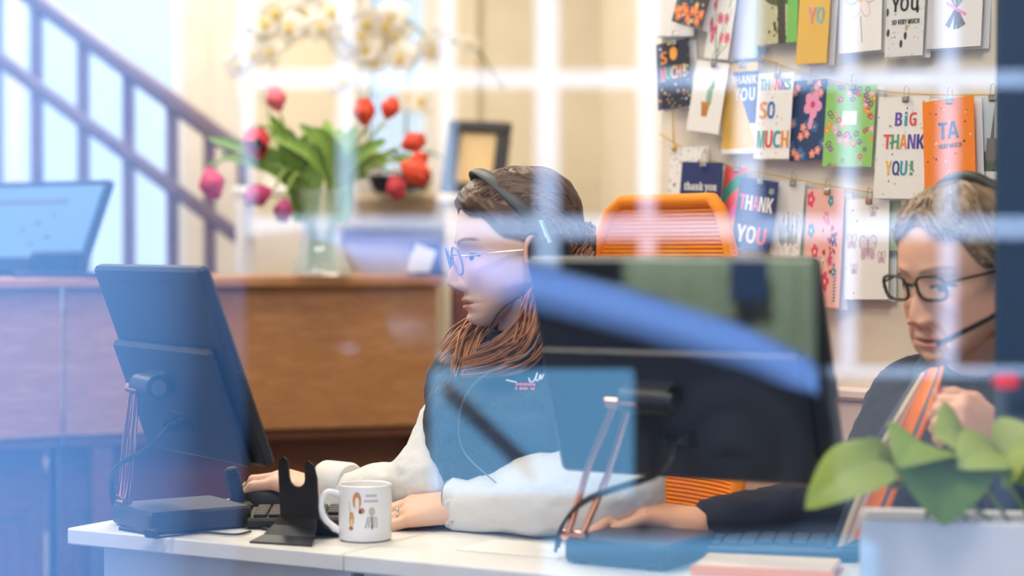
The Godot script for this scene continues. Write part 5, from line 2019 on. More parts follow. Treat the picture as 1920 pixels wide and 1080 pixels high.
func place_text(parent: Node, text: String, c: Vector3, bs: Basis, tall: float, col: Color, serif: bool, wide: float) -> void:
	var f := SystemFont.new()
	f.font_names = PackedStringArray(["Droid Serif" if serif else "Droid Sans"])
	f.font_weight = 700
	if serif:
		f.font_italic = true
	var tm := TextMesh.new()
	tm.text = text
	tm.font = f
	tm.font_size = 24
	tm.pixel_size = tall / (24.0 * 0.74)
	tm.depth = 0.0008
	tm.curve_step = 2.0
	var o := MeshInstance3D.new()
	o.name = "lettering"
	o.mesh = tm
	var key := "ink_" + col.to_html(false)
	o.material_override = mats[key] if mats.has(key) else mat(key, col, 0.7)
	var sx := 1.0
	if wide > 0.0:
		sx = wide / maxf(tm.get_aabb().size.x, 0.001)
	elif wide < 0.0:
		sx = minf(1.0, -wide / maxf(tm.get_aabb().size.x, 0.001))
	o.transform = Transform3D(bs * Basis.from_scale(Vector3(sx, 1, 1)), c - origin_of(parent))
	parent.add_child(o, true)


# one card: its box in the picture, how it is turned, its print and its words [text, x, y, height, width, colours]
func card(x0: float, y0: float, x1: float, y1: float, turn: float, kind: String, what: String, off: float, words: Array = [], leaf := true, clip := true) -> void:
	var a := wall_point(x0, (y0 + y1) / 2, off)
	var b := wall_point(x1, (y0 + y1) / 2, off)
	var c := (a + b) / 2
	var dep := (EYE - c).dot(Vector3(0, 0, 1))
	var w := (b - a).length()
	var h := (y1 - y0) / F * absf(dep)
	var t := deg_to_rad(turn)
	# the box holds the turned card
	var co := absf(cos(t))
	var si := absf(sin(t))
	var w2 := (w * co - h * si * 0.8) / maxf(0.5, co * co - si * si * 0.8)
	var h2 := (h * co - w * si * 0.8) / maxf(0.5, co * co - si * si * 0.8)
	var bs := Basis(ALONG, Vector3.UP, OUT) * Basis(Vector3.BACK, -t) * Basis(Vector3.RIGHT, -0.05)
	var o := thing("greeting_card", what, "card", c - bs.y * h2 / 2, "greeting cards pinned in rows on the wall")
	var m: StandardMaterial3D = mats.get("card_" + kind)
	if m == null:
		m = mat("card_" + kind, Color.WHITE, 0.7)
		m.albedo_texture = ImageTexture.create_from_image(art(kind))
	var out := PackedVector2Array([Vector2(-w2 / 2, -h2 / 2), Vector2(w2 / 2, -h2 / 2), Vector2(w2 / 2, h2 / 2), Vector2(-w2 / 2, h2 / 2)])
	var fm := MB.new()
	fm.plate(c, bs, out, 0.0014)
	part(o, "front", fm, m)
	if leaf:
		var lm := MB.new()
		var lb := bs * Basis(Vector3.UP, 0.10)
		lm.plate(c - OUT * 0.012 + bs.x * 0.005 - bs.y * 0.003, lb, out, 0.0012)
		part(o, "back_leaf", lm, mats.paper_white)
	for q in words:
		glyphs(o, q[0], c + bs.z * 0.0011 + bs.x * q[1] * w2 + bs.y * q[2] * h2, bs, q[3] * h2, q[4] * w2, q[5], q.size() > 6)
	if clip:
		var tp := c + bs.y * (h2 / 2 - 0.004) + bs.x * 0.004
		var k := thing("bulldog_clip", "silver clip holding the " + what, "clip", tp, "clips that hold the cards")
		part(k, "jaw", one_box(tp + OUT * 0.002, Vector3(0.014, 0.010, 0.006), Basis(ALONG, Vector3.UP, OUT), 0.0015), mats.chrome)
		for s in [-1, 1]:
			part(k, "wire", one_tube([tp + ALONG * 0.005 * s + Vector3(0, 0.004, 0), tp + ALONG * 0.004 * s + Vector3(0, 0.020, 0), tp + Vector3(0, 0.023, 0)], 0.0009, 5), mats.chrome)


func build_cards() -> void:
	var or_ := c8(240, 150, 60)
	var rd := c8(226, 84, 70)
	var bl := c8(60, 110, 180)
	var tl := c8(70, 160, 170)
	var ye := c8(240, 186, 80)
	var pu := c8(110, 80, 160)
	var gr := c8(90, 160, 110)
	var wh := c8(244, 242, 236)
	var dk := c8(44, 44, 44)
	# top row
	card(1226, -110, 1312, 70, 4, "white", "plain white card half behind the floral meadow card", 0.010, [], true, false)
	card(1266, -110, 1345, 52, 16, "meadow", "dark meadow print card with orange flowers and a white edge", 0.034)
	card(1326, -90, 1388, 112, 8, "blossom_spray", "narrow white card with sprays of pink flowers", 0.022)
	card(1376, -90, 1424, 110, 0, "lilac", "pale lilac card with a turquoise edge beside the tree card", 0.012, [], true, false)
	card(1420, -90, 1497, 82, 0, "tree", "card with a gnarled tree beside a bright green strip", 0.020)
	card(1496, -70, 1558, 120, 2, "gold", "golden yellow card with pastel letters", 0.030, [["YO", 0.08, -0.02, 0.17, 0.55, [c8(236, 150, 160), c8(130, 190, 200)]]])
	card(1574, -80, 1655, 98, -1, "outline_flower", "white card with one pale outlined flower", 0.018)
	card(1662, -70, 1735, 106, 1, "silver_dots", "pale dotted card with dark balloon letters", 0.026, [["YOU", 0.0, 0.06, 0.16, 0.7, [dk]], ["SO VERY MUCH", 0.02, -0.13, 0.055, 0.72, [dk]]])
	card(1740, -90, 1844, 90, 1, "bouquet", "white card with a grey bouquet tied in pink", 0.018)
	# middle row
	card(1229, 74, 1297, 205, -5, "night_garden", "dark floral card that says so much in bright letters", 0.022, [["S", -0.26, 0.27, 0.2, 0.2, [or_]], ["MUCH!", 0.02, 0.03, 0.2, 0.8, [rd, gr, ye, or_, c8(240, 200, 120)]]])
	card(1291, 112, 1364, 252, 9, "cactus", "white card with a little cactus in a clay pot", 0.030)
	card(1356, 118, 1419, 288, 0, "pennant", "yellow and navy card that says thank you", 0.018, [["THANK", 0.1, 0.31, 0.1, 0.75, [wh]], ["YOU", 0.15, 0.15, 0.15, 0.62, [wh]]])
	card(1416, 136, 1486, 299, 2, "confetti", "white card that says thanks so much in coloured letters", 0.024, [["THANKS", 0.0, 0.37, 0.14, 0.9, [gr, c8(120, 170, 200), ye, rd, pu, gr]], ["SO", -0.18, 0.07, 0.21, 0.45, [or_, bl]], ["MUCH", 0.02, -0.27, 0.21, 0.9, [gr, rd, tl, or_]]])
	card(1483, 150, 1550, 301, 0, "navy_blossom", "navy card with pink blossom and coral flowers", 0.018, [], false)
	card(1545, 158, 1641, 314, 2, "green_meadow", "bright green card with tiny flowers and a white label", 0.022)
	card(1641, 180, 1740, 374, 2, "specks", "cream speckled card that says big thank you", 0.030, [["BiG", 0.06, 0.28, 0.14, 0.44, [pu, tl, rd]], ["THANK", 0.04, 0.06, 0.15, 0.82, [rd, gr, or_, pu, c8(70, 60, 140)]], ["YOU!", 0.0, -0.20, 0.15, 0.6, [ye, c8(60, 80, 140), tl, gr]]])
	card(1728, 182, 1832, 358, -4, "orange_specks", "bright orange speckled card that says ta very much", 0.040, [["TA", 0.0, 0.15, 0.2, 0.4, [c8(90, 100, 130)]], ["VERY MUCH", 0.03, -0.02, 0.05, 0.45, [c8(110, 70, 60)]]])
	card(1824, 178, 1880, 345, 3, "spire", "grey postcard of a church spire above trees", 0.016)
	# lower row
	card(1254, 276, 1326, 420, 0, "scribbles", "white card with small black pen marks", 0.014, [], true, false)
	card(1273, 302, 1353, 430, 3, "navy", "navy card with a white handwritten thank you", 0.026, [["thank you", 0.0, 0.13, 0.12, 0.8, [wh], 1]])
	card(1350, 312, 1396, 470, 4, "arches", "card with rainbow arches in red, pink and orange", 0.016)
	card(1374, 332, 1456, 474, 8, "royal", "royal blue card that says thank you in white and pink", 0.028, [["THANK", 0.0, 0.16, 0.22, 0.9, [c8(240, 100, 130), wh, c8(240, 130, 150), wh, wh]], ["YOU", 0.0, -0.28, 0.25, 0.8, [wh, wh, c8(240, 100, 110)]]])
	card(1450, 338, 1507, 520, 3, "grasses", "pale card with grey wild grasses and white letters", 0.018, [["AYS", 0.0, -0.22, 0.14, 0.9, [wh]]])
	card(1508, 354, 1580, 577, 1, "pink_garden", "tall pink card with garden flowers and the word joy", 0.024, [["JOY", -0.15, -0.12, 0.07, 0.4, [wh]]])
	card(1584, 372, 1668, 562, -1, "butterflies", "white card with pale butterflies", 0.020)
	card(1664, 376, 1722, 470, 0, "sage", "small sage green card behind the blonde hair", 0.014)
	# strings the cards hang from
	var lines := [[[1236, -20], [1400, 96], [1640, 168], [1868, 178]], [[1236, 250], [1330, 300], [1500, 338], [1700, 372]]]
	for k in 2:
		var p := []
		for q in lines[k]:
			p.append(wall_point(q[0], q[1], 0.010))
		solo("twine", one_tube(curve(p, 8), 0.0012, 5), mats.twine, ["golden twine strung along the tops of the middle row of cards", "golden twine strung along the tops of the lowest row of cards"][k], "string", p[1])
	var tw := [wall_point(1262, 205, 0.012), wall_point(1262, 240, 0.012), wall_point(1264, 278, 0.012)]
	var hang := MB.new()
	hang.tube(tw, 0.0014, 6)
	hang.ball(tw[2], Vector3.ONE * 0.006)
	solo("hanging_cord", hang, mats.twine, "short yellow cord with a bead hanging below the dark floral card", "cord", tw[2])


# ---------------------------------------------------------------- tulips in the glass vase
func blade(mb: MB, p: Array, wide: float, face: Vector3, col := Color.WHITE) -> void:
	# a long leaf along a line, folded at its midrib
	var cv := curve(p, 6)
	var rows := []
	var cols := []
	for i in cv.size():
		var t := i / float(cv.size() - 1)
		var d: Vector3 = (cv[mini(i + 1, cv.size() - 1)] - cv[maxi(i - 1, 0)]).normalized()
		var side := d.cross(face).normalized()
		var nrm := side.cross(d).normalized()
		var w := wide * pow(sin(PI * clampf(0.06 + 0.94 * t, 0.0, 1.0)), 0.7) * 0.5 + 0.0006
		var row := []
		var cl := []
		for k in 5:
			var v := k / 2.0 - 1.0
			row.append(cv[i] + side * v * w + nrm * absf(v) * w * 0.35)
			cl.append(col)
		rows.append(row)
		cols.append(cl)
	mb.grid(rows, false, cols)


func tulip_head(mb: MB, base: Vector3, dir: Vector3, size: float, col: Color, dusk: Color, openness: float) -> void:
	dir = dir.normalized()
	var x := dir.cross(Vector3(0.3, 0.2, 1.0)).normalized()
	var z := x.cross(dir)
	for k in 6:
		var a0 := TAU * k / 6.0
		var inner := 0.9 if k % 2 else 1.0
		var rows := []
		var cols := []
		for i in 9:
			var t := i / 8.0
			var r := size * (0.08 + 0.42 * sin(minf(1.0, t * 1.35) * PI * 0.56)) * (1.0 - 0.72 * smoothstep(0.45, 1.05, t) * (1.0 - openness)) * inner
			var half := 0.74 * pow(sin(PI * clampf(0.16 + 0.80 * t, 0.0, 1.0)), 0.5)
			var row := []
			var cl := []
			for j in 7:
				var v := j / 3.0 - 1.0
				var a := a0 + v * half
				row.append(base + dir * size * 1.15 * t * (1.0 - 0.06 * v * v) + (x * cos(a) + z * sin(a)) * r)
				cl.append(dusk if openness > 0.8 and t < 0.45 else col)
			rows.append(row)
			cols.append(cl)
		mb.grid(rows, false, cols)


func build_tulips() -> void:
	var foot := P(602, 511, 4.46)
	foot.y = 1.091
	var vm := MB.new()
	vm.lathe(foot, [[0.0, 0.002], [0.070, 0.002], [0.072, 0.006], [0.066, 0.022], [0.053, 0.055], [0.045, 0.09], [0.045, 0.125], [0.051, 0.165], [0.060, 0.20], [0.058, 0.20], [0.049, 0.165], [0.043, 0.125], [0.043, 0.09], [0.051, 0.055], [0.064, 0.022], [0.066, 0.012], [0.0, 0.012]], 40)
	solo("glass_vase", vm, mats.clear_glass, "waisted clear glass vase of tulips on the wooden counter", "vase", foot)
	var red := Color(0.78, 0.075, 0.026)
	var deep := Color(0.34, 0.012, 0.02)
	var rose := Color(0.66, 0.055, 0.13)
	var plum := Color(0.36, 0.03, 0.16)
	var pale := Color(0.80, 0.16, 0.22)
	var list := [
		[686, 236, 4.40, red, deep, 0.034, Vector3(-0.1, 1, 0.1), "round red tulip bloom standing beside the rightmost upright tulip", 0.4],
		[724, 224, 4.46, red, deep, 0.030, Vector3(0.35, 1, 0), "bright red tulip leaning up before the white window blind", 0.2],
		[752, 275, 4.42, Color(0.75, 0.08, 0.035), deep, 0.032, Vector3(1, 0.35, 0.1), "orange-red tulip with a green streak reaching sideways", 0.3],
		[768, 300, 4.50, red, deep, 0.024, Vector3(1, 0.15, 0), "small red tulip peeping from behind the drooping blooms", 0.2],
		[752, 306, 4.38, red, rose, 0.040, Vector3(0.6, -0.35, 0.2), "largest red tulip drooping over the black bowl", 0.5],
		[734, 328, 4.42, Color(0.60, 0.05, 0.06), deep, 0.032, Vector3(0.35, -0.9, 0), "crimson tulip hanging lowest above the black bowl", 0.3],
		[484, 238, 4.42, Color(0.62, 0.03, 0.05), Color(0.03, 0.01, 0.02), 0.040, Vector3(0.0, -0.6, 0.55), "open red tulip showing its dark heart", 0.9],
		[524, 210, 4.46, pale, rose, 0.032, Vector3(-0.25, 1, 0.1), "pale pink tulip standing highest in the vase", 0.2],
		[390, 314, 4.36, rose, plum, 0.040, Vector3(0.25, -1, 0.1), "rose pink tulip nodding far out on a bent stem", 0.2],
		[510, 356, 4.36, Color(0.50, 0.04, 0.17), plum, 0.036, Vector3(-0.8, -0.3, 0.2), "magenta tulip lying over the rim of the vase", 0.3],
		[534, 372, 4.36, plum, Color(0.12, 0.01, 0.06), 0.030, Vector3(-0.1, -1, 0.1), "dark purple tulip hanging beside the vase neck", 0.2]]
	var rim := foot + Vector3(0, 0.195, 0)
	for k in list.size():
		var q: Array = list[k]
		var hp := P(q[0], q[1], q[2])
		var a := TAU * k / list.size()
		var low := foot + Vector3(cos(a) * 0.03, 0.02, sin(a) * 0.03)
		var edge := rim + (Vector3(hp.x - rim.x, 0, hp.z - rim.z)).limit_length(0.045) + Vector3(cos(a), 0, sin(a)) * 0.010
		var dir: Vector3 = q[6].normalized()
		var o := thing("tulip", q[7], "flower", low, "tulips in the glass vase")
		var bend := edge.lerp(hp, 0.55) + Vector3(0, 0.02 if dir.y > 0 else 0.05, 0)
		part(o, "stem", one_tube(curve([low, foot + Vector3(0, 0.1, 0) + (edge - rim) * 0.5, edge, bend, hp - dir * 0.005], 6), 0.0035, 7), mats.tulip_stem)
		var bm := MB.new()
		tulip_head(bm, hp, dir, q[5] * 1.65, q[3], q[4], q[8])
		part(o, "bloom", bm, mats.petal_colors, "", true)
		var leaves := [[[500, 250], [588, 238]], [[560, 232], [600, 240]], [[640, 262], [725, 262]], [[650, 300], [668, 236]], [[730, 296], [690, 330]], [[610, 225], [640, 240]], [[505, 215], [540, 240]], [[575, 250], [545, 270]], [[388, 258], [410, 292]], [[450, 275], [470, 310]], [[625, 270], [556, 300]]]
		for lf in leaves[k]:
			var tip := P(lf[0], lf[1], 4.36 + 0.03 * (k % 6))
			var lm := MB.new()
			var mid := edge.lerp(tip, 0.5) + Vector3((tip.x - edge.x) * -0.12, 0.02, 0.012)
			blade(lm, [edge + Vector3(0, -0.07, 0), edge, mid, tip], 0.044, Vector3(0.2, 0.1, 1).normalized())
			part(o, "leaf", lm, mats.tulip_leaf)


# ---------------------------------------------------------------- white orchids behind
func build_orchids() -> void:
	var d := 5.42
	var sprays := [
		[[520, 352], [[520, 352], [505, 200], [520, 110], [575, 66], [625, 80], [648, 118]], [[478, 62, 40], [515, 24, 42], [545, 52, 38], [580, 20, 46], [602, 52, 36], [626, 22, 40], [640, 62, 38], [470, 98, 40], [448, 122, 36], [508, 98, 30], [650, 96, 34], [505, 175, 30], [530, 40, 40], [560, 34, 42], [612, 30, 40], [495, 44, 38], [655, 70, 36], [486, 84, 34]], "white orchid with an arching spray of many blossoms behind the tulips"],
		[[690, 352], [[690, 352], [692, 200], [698, 120], [720, 60], [760, 40], [800, 70]], [[690, 40, 40], [712, 74, 44], [688, 92, 34], [735, 30, 38], [752, 108, 38], [700, 118, 32], [640, 150, 40], [770, 184, 36], [812, 90, 34], [705, 50, 40], [722, 46, 42], [742, 66, 38], [676, 66, 36]], "white orchid on an upright stem beside the window blind"],
		[[765, 352], [[765, 352], [762, 220], [775, 120], [830, 80], [890, 90], [918, 128], [945, 165]], [[790, 190, 34], [830, 60, 26], [880, 84, 22]], "sparse orchid stem with buds arching before the back wall"]]
	for s in sprays:
		var base := P(s[0][0], s[0][1], d)
		base.y = P(640, 366, 5.55).y + 0.001
		if s[0][0] < 600:
			base = P(s[0][0], s[0][1], 5.2)
		var o := thing("orchid", s[3], "orchid", base, "white orchids behind the tulips")
		var pot := MB.new()
		pot.lathe(base, [[0.0, 0.0], [0.038, 0.0], [0.048, 0.07], [0.051, 0.072], [0.046, 0.073], [0.04, 0.06], [0.0, 0.06]], 24)
		part(o, "pot", pot, mats.ceramic)
		var pts := [base + Vector3(0, 0.06, 0)]
		for k in range(1, s[1].size()):
			pts.append(P(s[1][k][0], s[1][k][1], d))
		part(o, "stem", one_tube(curve(pts, 6), 0.0035, 6), mats.orchid_stem)
		for k in 3:
			var lm := MB.new()
			var a := TAU * k / 3.0 + 0.4
			blade(lm, [base + Vector3(0, 0.06, 0), base + Vector3(cos(a) * 0.06, 0.11, sin(a) * 0.05), base + Vector3(cos(a) * 0.12, 0.085, sin(a) * 0.08)], 0.045, Vector3.UP)
			part(o, "leaf", lm, mats.tulip_leaf)
		for q in s[2]:
			var c := P(q[0], q[1], d - 0.04 + 0.02 * sin(q[0]))
			var fm := MB.new()
			var r: float = q[2] / F * d * 0.95
			var n := Vector3(sin(q[0] * 0.7) * 0.5, sin(q[1] * 0.9) * 0.4 - 0.1, 1.0).normalized()
			var x := Vector3.UP.cross(n).normalized()
			var y := n.cross(x)
			for k in 5:
				var a := TAU * k / 5.0 + PI / 2
				var big := 1.0 if k in [1, 4] else 0.85
				var dir := x * cos(a) + y * sin(a)
				var side := n.cross(dir)
				var rows := []
				var cols := []
				for i in 6:
					var t := i / 5.0
					var row := []
					var cl := []
					for j in 5:
						var v := j / 2.0 - 1.0
						var w := r * 0.52 * big * pow(sin(PI * clampf(0.1 + 0.86 * t, 0, 1)), 0.8)
						row.append(c + dir * r * big * (0.1 + 0.9 * t) + side * v * w + n * r * (0.12 * sin(t * PI) - 0.08 * v * v))
						cl.append(Color(0.91, 0.89, 0.82))
					rows.append(row)
					cols.append(cl)
				fm.grid(rows, false, cols)
			fm.ball(c + n * r * 0.18 - y * r * 0.1, Vector3(0.24, 0.3, 0.22) * r, Basis(x, y, n), 8, Color(0.80, 0.62, 0.16))
			part(o, "blossom", fm, mats.petal_colors, "", true)
	# a small shelf table carries the foremost orchid
	var f := P(520, 352, 5.2)
	var st := thing("plant_stand", "slim white plant stand below the arching orchid", "plant stand", Vector3(f.x, 0, f.z))
	part(st, "top", one_box(f - Vector3(0, 0.012, 0), Vector3(0.22, 0.022, 0.2), Basis.IDENTITY, 0.004), mats.white_paint)
	for q in [[-1, -1], [1, -1], [1, 1], [-1, 1]]:
		part(st, "leg", one_box(Vector3(f.x + 0.09 * q[0], (f.y - 0.024) / 2, f.z + 0.08 * q[1]), Vector3(0.02, f.y - 0.024, 0.02)), mats.white_paint)


# ---------------------------------------------------------------- leafy plant in the white trough
func heart_leaf(mb: MB, base: Vector3, tip: Vector3, nrm: Vector3, wide: float, col: Color, edge: Color, cup: float) -> void:
	var d := tip - base
	var l := d.length()
	d = d.normalized()
	nrm = (nrm - d * nrm.dot(d)).normalized()
	var side := d.cross(nrm)
	var rows := []
	var cols := []
	for i in 15:
		var t := i / 14.0
		var w := wide * 0.5 * pow(sin(PI * pow(clampf(0.10 + 0.90 * t, 0.0, 1.0), 0.72)), 0.75) + 0.0004
		var row := []
		var cl := []
		for j in 11:
			var v := j / 5.0 - 1.0
			var lobe := -0.12 * l * absf(v) * smoothstep(0.35, 0.0, t)
			row.append(base + d * (l * t + lobe) + side * v * w + nrm * (cup * l * (sin(t * PI) * 0.5 - 0.35 * t * t) + 0.22 * w * absf(v) - 0.10 * w * v * v))
			var vein := bell(fmod(absf(v) * 2.2 + t * 7.0, 1.0) - 0.5, 0.10)
			cl.append(col.lerp(edge, clampf(0.25 * absf(v) + 0.35 * vein * (1.0 if absf(v) > 0.08 else 0.0) + 0.5 * bell(v, 0.06), 0.0, 1.0)))
		rows.append(row)
		cols.append(cl)
	mb.grid(rows, false, cols)


func build_planter() -> void:
	var d := 2.24
	var tl := P(1613, 974, d)
	var db := Basis(Vector3(0.985, 0, 0.17).normalized(), Vector3.UP, Vector3(-0.17, 0, 0.985).normalized())
	var w := 0.30
	var top := tl.y
	var h := top - DESK
	var c := tl + db.x * w / 2 - db.z * 0.055
	c.y = DESK
	var o := thing("planter", "white ceramic trough with a yellow-green leafy plant on the desk", "plant", c)
	var pm := MB.new()
	for s in [-1, 1]:
		pm.box(c + Vector3(0, h / 2, 0) + db.z * 0.05 * s, Vector3(w, h, 0.010), db, 0.003)
		pm.box(c + Vector3(0, h / 2, 0) + db.x * (w / 2 - 0.005) * s, Vector3(0.010, h, 0.10), db, 0.003)
	pm.box(c + Vector3(0, 0.006, 0), Vector3(w - 0.01, 0.010, 0.10), db)
	part(o, "trough", pm, mats.ceramic)
	part(o, "soil", one_box(c + Vector3(0, h - 0.022, 0), Vector3(w - 0.016, 0.02, 0.088), db), mats.soil)
	var lime := Color(0.29, 0.38, 0.045)
	var green := Color(0.105, 0.22, 0.012)
	var mid := Color(0.18, 0.30, 0.025)
	var pale := Color(0.37, 0.45, 0.12)
	var list := [
		# base px, tip px, depths, face, width, colours
		[[1762, 846], [1772, 978], 2.26, 2.20, Vector3(0.0, 0.25, 1), 0.118, green, mid, 0.25],
		[[1735, 838], [1690, 862], 2.26, 2.20, Vector3(0.0, 1.0, 0.9), 0.090, mid, lime, 0.4],
		[[1815, 832], [1758, 812], 2.28, 2.24, Vector3(0.1, 0.8, 0.8), 0.10, lime, pale, 0.3],
		[[1650, 866], [1512, 944], 2.24, 2.20, Vector3(0.35, 1.0, 0.75), 0.075, lime, pale, 0.3],
		[[1672, 880], [1580, 862], 2.26, 2.22, Vector3(0.1, 0.7, 1.0), 0.066, lime, mid, 0.2],
		[[1868, 850], [1800, 870], 2.25, 2.21, Vector3(0.0, 0.9, 0.8), 0.076, lime, pale, 0.3],
		[[1880, 866], [1945, 812], 2.25, 2.20, Vector3(-0.2, 0.7, 1.0), 0.085, pale, lime, 0.3],
		[[1895, 870], [1930, 906], 2.24, 2.20, Vector3(0, 0.5, 1), 0.06, mid, lime, 0.2]]
	for k in list.size():
		var q: Array = list[k]
		var b := P(q[0][0], q[0][1], q[2])
		var t := P(q[1][0], q[1][1], q[3])
		var root: Vector3 = c + db.x * lerpf(-0.10, 0.10, k / 7.0) + Vector3(0, h - 0.015, 0)
		if k in [0, 2, 5, 6, 7]:
			root = c + db.x * (0.06 + 0.012 * k - 0.03) + Vector3(0, h - 0.015, 0)
		part(o, "stalk", one_tube(curve([root, root.lerp(b, 0.5) + Vector3(0, 0.012, 0.005), b], 6), 0.0026, 6), mats.tulip_stem)
		var lm := MB.new()
		heart_leaf(lm, b, t, q[4], q[5], q[6], q[7], q[8])
		part(o, "leaf", lm, mats.leaf_colors, "", true)


# ---------------------------------------------------------------- things on the desks
func keyboard(label: String, left: Vector3, along: Vector3, deep: Vector3, wide: float, rows: int, cols: int) -> void:
	var nrm := along.cross(-deep).normalized() * -1.0
	if nrm.y < 0:
		nrm = -nrm
	var bs := Basis(along, nrm, along.cross(nrm))
	var dp := 0.135
	var c := left + along * wide / 2 + deep * dp / 2 + Vector3(0, 0.009, 0)
	var o := thing("keyboard", label, "keyboard", Vector3(c.x, DESK, c.z))
	part(o, "case", one_box(c, Vector3(wide, 0.016, dp), bs, 0.004), mats.black_plastic)
	var kw := (wide - 0.02) / cols
	var kd := (dp - 0.02) / rows
	var km := MB.new()
	km.box(Vector3.ZERO, Vector3(kw * 0.88, 0.006, kd * 0.88), bs, 0.0015)
	var mesh := km.commit(Vector3.ZERO)
	for r in rows:
		for k in cols:
			if r == rows - 1 and k > 3 and k < 8:
				continue
			var m := MeshInstance3D.new()
			m.name = "key"
			m.mesh = mesh
			m.material_override = mats.charcoal_plastic
			m.position = c - o.position + along * (kw * (k + 0.5) - (wide - 0.02) / 2) + deep * (dp / 2 - 0.01 - kd * (r + 0.5)) + nrm * 0.010
			o.add_child(m, true)


func build_small() -> void:
	# keyboards
	var k1 := on(846, 990)
	keyboard("black keyboard below the younger woman's hand", k1 - Vector3(0.998, 0, -0.06) * 0.31, Vector3(0.998, 0, -0.06).normalized(), Vector3(-0.06, 0, -0.998).normalized(), 0.31, 5, 13)
	var k2 := on(1235, 1052)
	keyboard("black keyboard below the older woman's hand", k2 + Vector3(0.03, 0, -0.03), Vector3(0.98, 0, 0.2).normalized(), Vector3(0.2, 0, -0.98).normalized(), 0.30, 5, 12)
	# mouse under her right hand
	var mp := on(500, 952)
	var ms := thing("mouse", "black upright mouse under the younger woman's hand", "mouse", mp)
	var mm := MB.new()
	var rows := []
	for i in 13:
		var t := i / 12.0
		var row := []
		for k in 20:
			var a := TAU * k / 20.0
			var w := 0.032 * pow(sin(PI * clampf(0.06 + 0.88 * t, 0, 1)), 0.35)
			var hh := 0.040 * pow(sin(PI * clampf(0.10 + 0.74 * t, 0, 1)), 0.6)
			row.append(mp + Vector3((t - 0.5) * 0.105, 0.002 + maxf(0.0, sin(a)) * hh + 0.006 * (1.0 if sin(a) > 0 else 0.0), -cos(a) * w))
		row.reverse()
		rows.append(row)
	mm.grid(rows)
	mm.fan(rows[0], mp + Vector3(-0.052, 0.01, 0), true); mm.fan(rows[-1], mp + Vector3(0.052, 0.01, 0))
	part(ms, "shell", mm, mats.charcoal_plastic)
	part(ms, "wheel", one_tube([mp + Vector3(-0.026, 0.043, -0.003), mp + Vector3(-0.026, 0.043, 0.003)], 0.008, 14), mats.black_rubber)
	part(ms, "lead", one_tube(curve([mp + Vector3(-0.05, 0.012, 0), mp + Vector3(-0.09, 0.01, 0.01), mp + Vector3(-0.12, 0.006, 0.05), mp + Vector3(-0.10, 0.006, 0.10)]), 0.0018, 6), mats.cable_black)
	# headset stand: folded plate with a fork
	var hp := on(560, 1012)
	var hs := thing("headset_stand", "black folded headset stand with a forked top beside the white mug", "headset stand", hp)
	var fx := Vector3(0.93, 0, 0.37).normalized()
	var fz := Vector3.UP.cross(fx) * -1.0
	fz = fx.cross(Vector3.UP)
	var fork := MB.new()
	var ol := PackedVector2Array()
	for q in [[-0.031, 0.0], [0.031, 0.0], [0.032, 0.058], [0.028, 0.078], [0.020, 0.085], [0.014, 0.081], [0.013, 0.062]]:
		ol.append(Vector2(q[0], q[1]))
	for k in 7:
		var a := -PI * k / 6.0
		ol.append(Vector2(0.013 * cos(a), 0.058 + 0.013 * sin(a)))
	for q in [[-0.013, 0.062], [-0.014, 0.084], [-0.020, 0.089], [-0.027, 0.084], [-0.030, 0.068]]:
		ol.append(Vector2(q[0], q[1]))
	var back := Vector3(0.0, 1, 0).rotated(fx, 0.12)
	fork.plate(hp + Vector3(0, 0.033, 0) + fx * 0.002, Basis(fx, back, fx.cross(back)), ol, 0.004)
	part(hs, "fork", fork, mats.black_plastic)
	var bend := MB.new()
	for s in [-1, 1]:
		var foot := []
		var cv := [[0.0, 0.036], [0.012, 0.022], [0.030, 0.010], [0.055, 0.003]]
		var strip := []
		for q in cv:
			strip.append([hp - fx * 0.031 + fz * q[0] * s + Vector3(0, q[1], 0) - fx * q[0] * 0.35, hp + fx * 0.031 + fz * q[0] * s + Vector3(0, q[1], 0) + fx * q[0] * 0.35])
		for i in 3:
			bend.quad(strip[i][0], strip[i][1], strip[i + 1][1], strip[i + 1][0])
			var dn := Vector3(0, -0.003, 0)
			bend.quad(strip[i][0] + dn, strip[i + 1][0] + dn, strip[i + 1][1] + dn, strip[i][1] + dn)
			bend.quad(strip[i][0], strip[i + 1][0], strip[i + 1][0] + dn, strip[i][0] + dn)
			bend.quad(strip[i][1], strip[i][1] + dn, strip[i + 1][1] + dn, strip[i + 1][1])
		bend.quad(strip[3][0], strip[3][1], strip[3][1] + Vector3(0, -0.003, 0), strip[3][0] + Vector3(0, -0.003, 0))
	part(hs, "foot", bend, mats.black_plastic)
	# mug with animal drawings
	var gp := on(685, 1012)
	var mg := thing("mug", "white mug with drawings of small animals and two lines of grey print", "mug", gp)
	var cup := MB.new()
	var rr := 0.0385
	var hh := 0.082
	var pr := [[0.0, 0.001], [rr - 0.004, 0.001], [rr, 0.004], [rr, 0.02], [rr, 0.06], [rr, hh - 0.002], [rr - 0.001, hh], [rr - 0.003, hh - 0.002], [rr - 0.004, 0.01], [0.0, 0.008]]
	cup.lathe(gp, pr, 48)
	var im := blank(512, 128, c8(242, 240, 236))
	# u runs clockwise from +x; the side towards the street is about a quarter round
	var u0 := 384.0
	blob(im, u0 - 20, 32, 14, 20, c8(206, 140, 84)); blob(im, u0 - 20, 40, 7, 16, c8(240, 234, 220))
	blob(im, u0 - 5, 54, 9, 7, c8(204, 130, 90)); blob(im, u0 - 10, 56, 5, 5, c8(110, 60, 56))
	blob(im, u0 - 38, 74, 9, 18, c8(204, 160, 104)); blob(im, u0 - 38, 84, 5, 12, c8(230, 206, 160)); stroke(im, Vector2(u0 - 46, 36), Vector2(u0 - 44, 62), 1.2, c8(170, 140, 90))
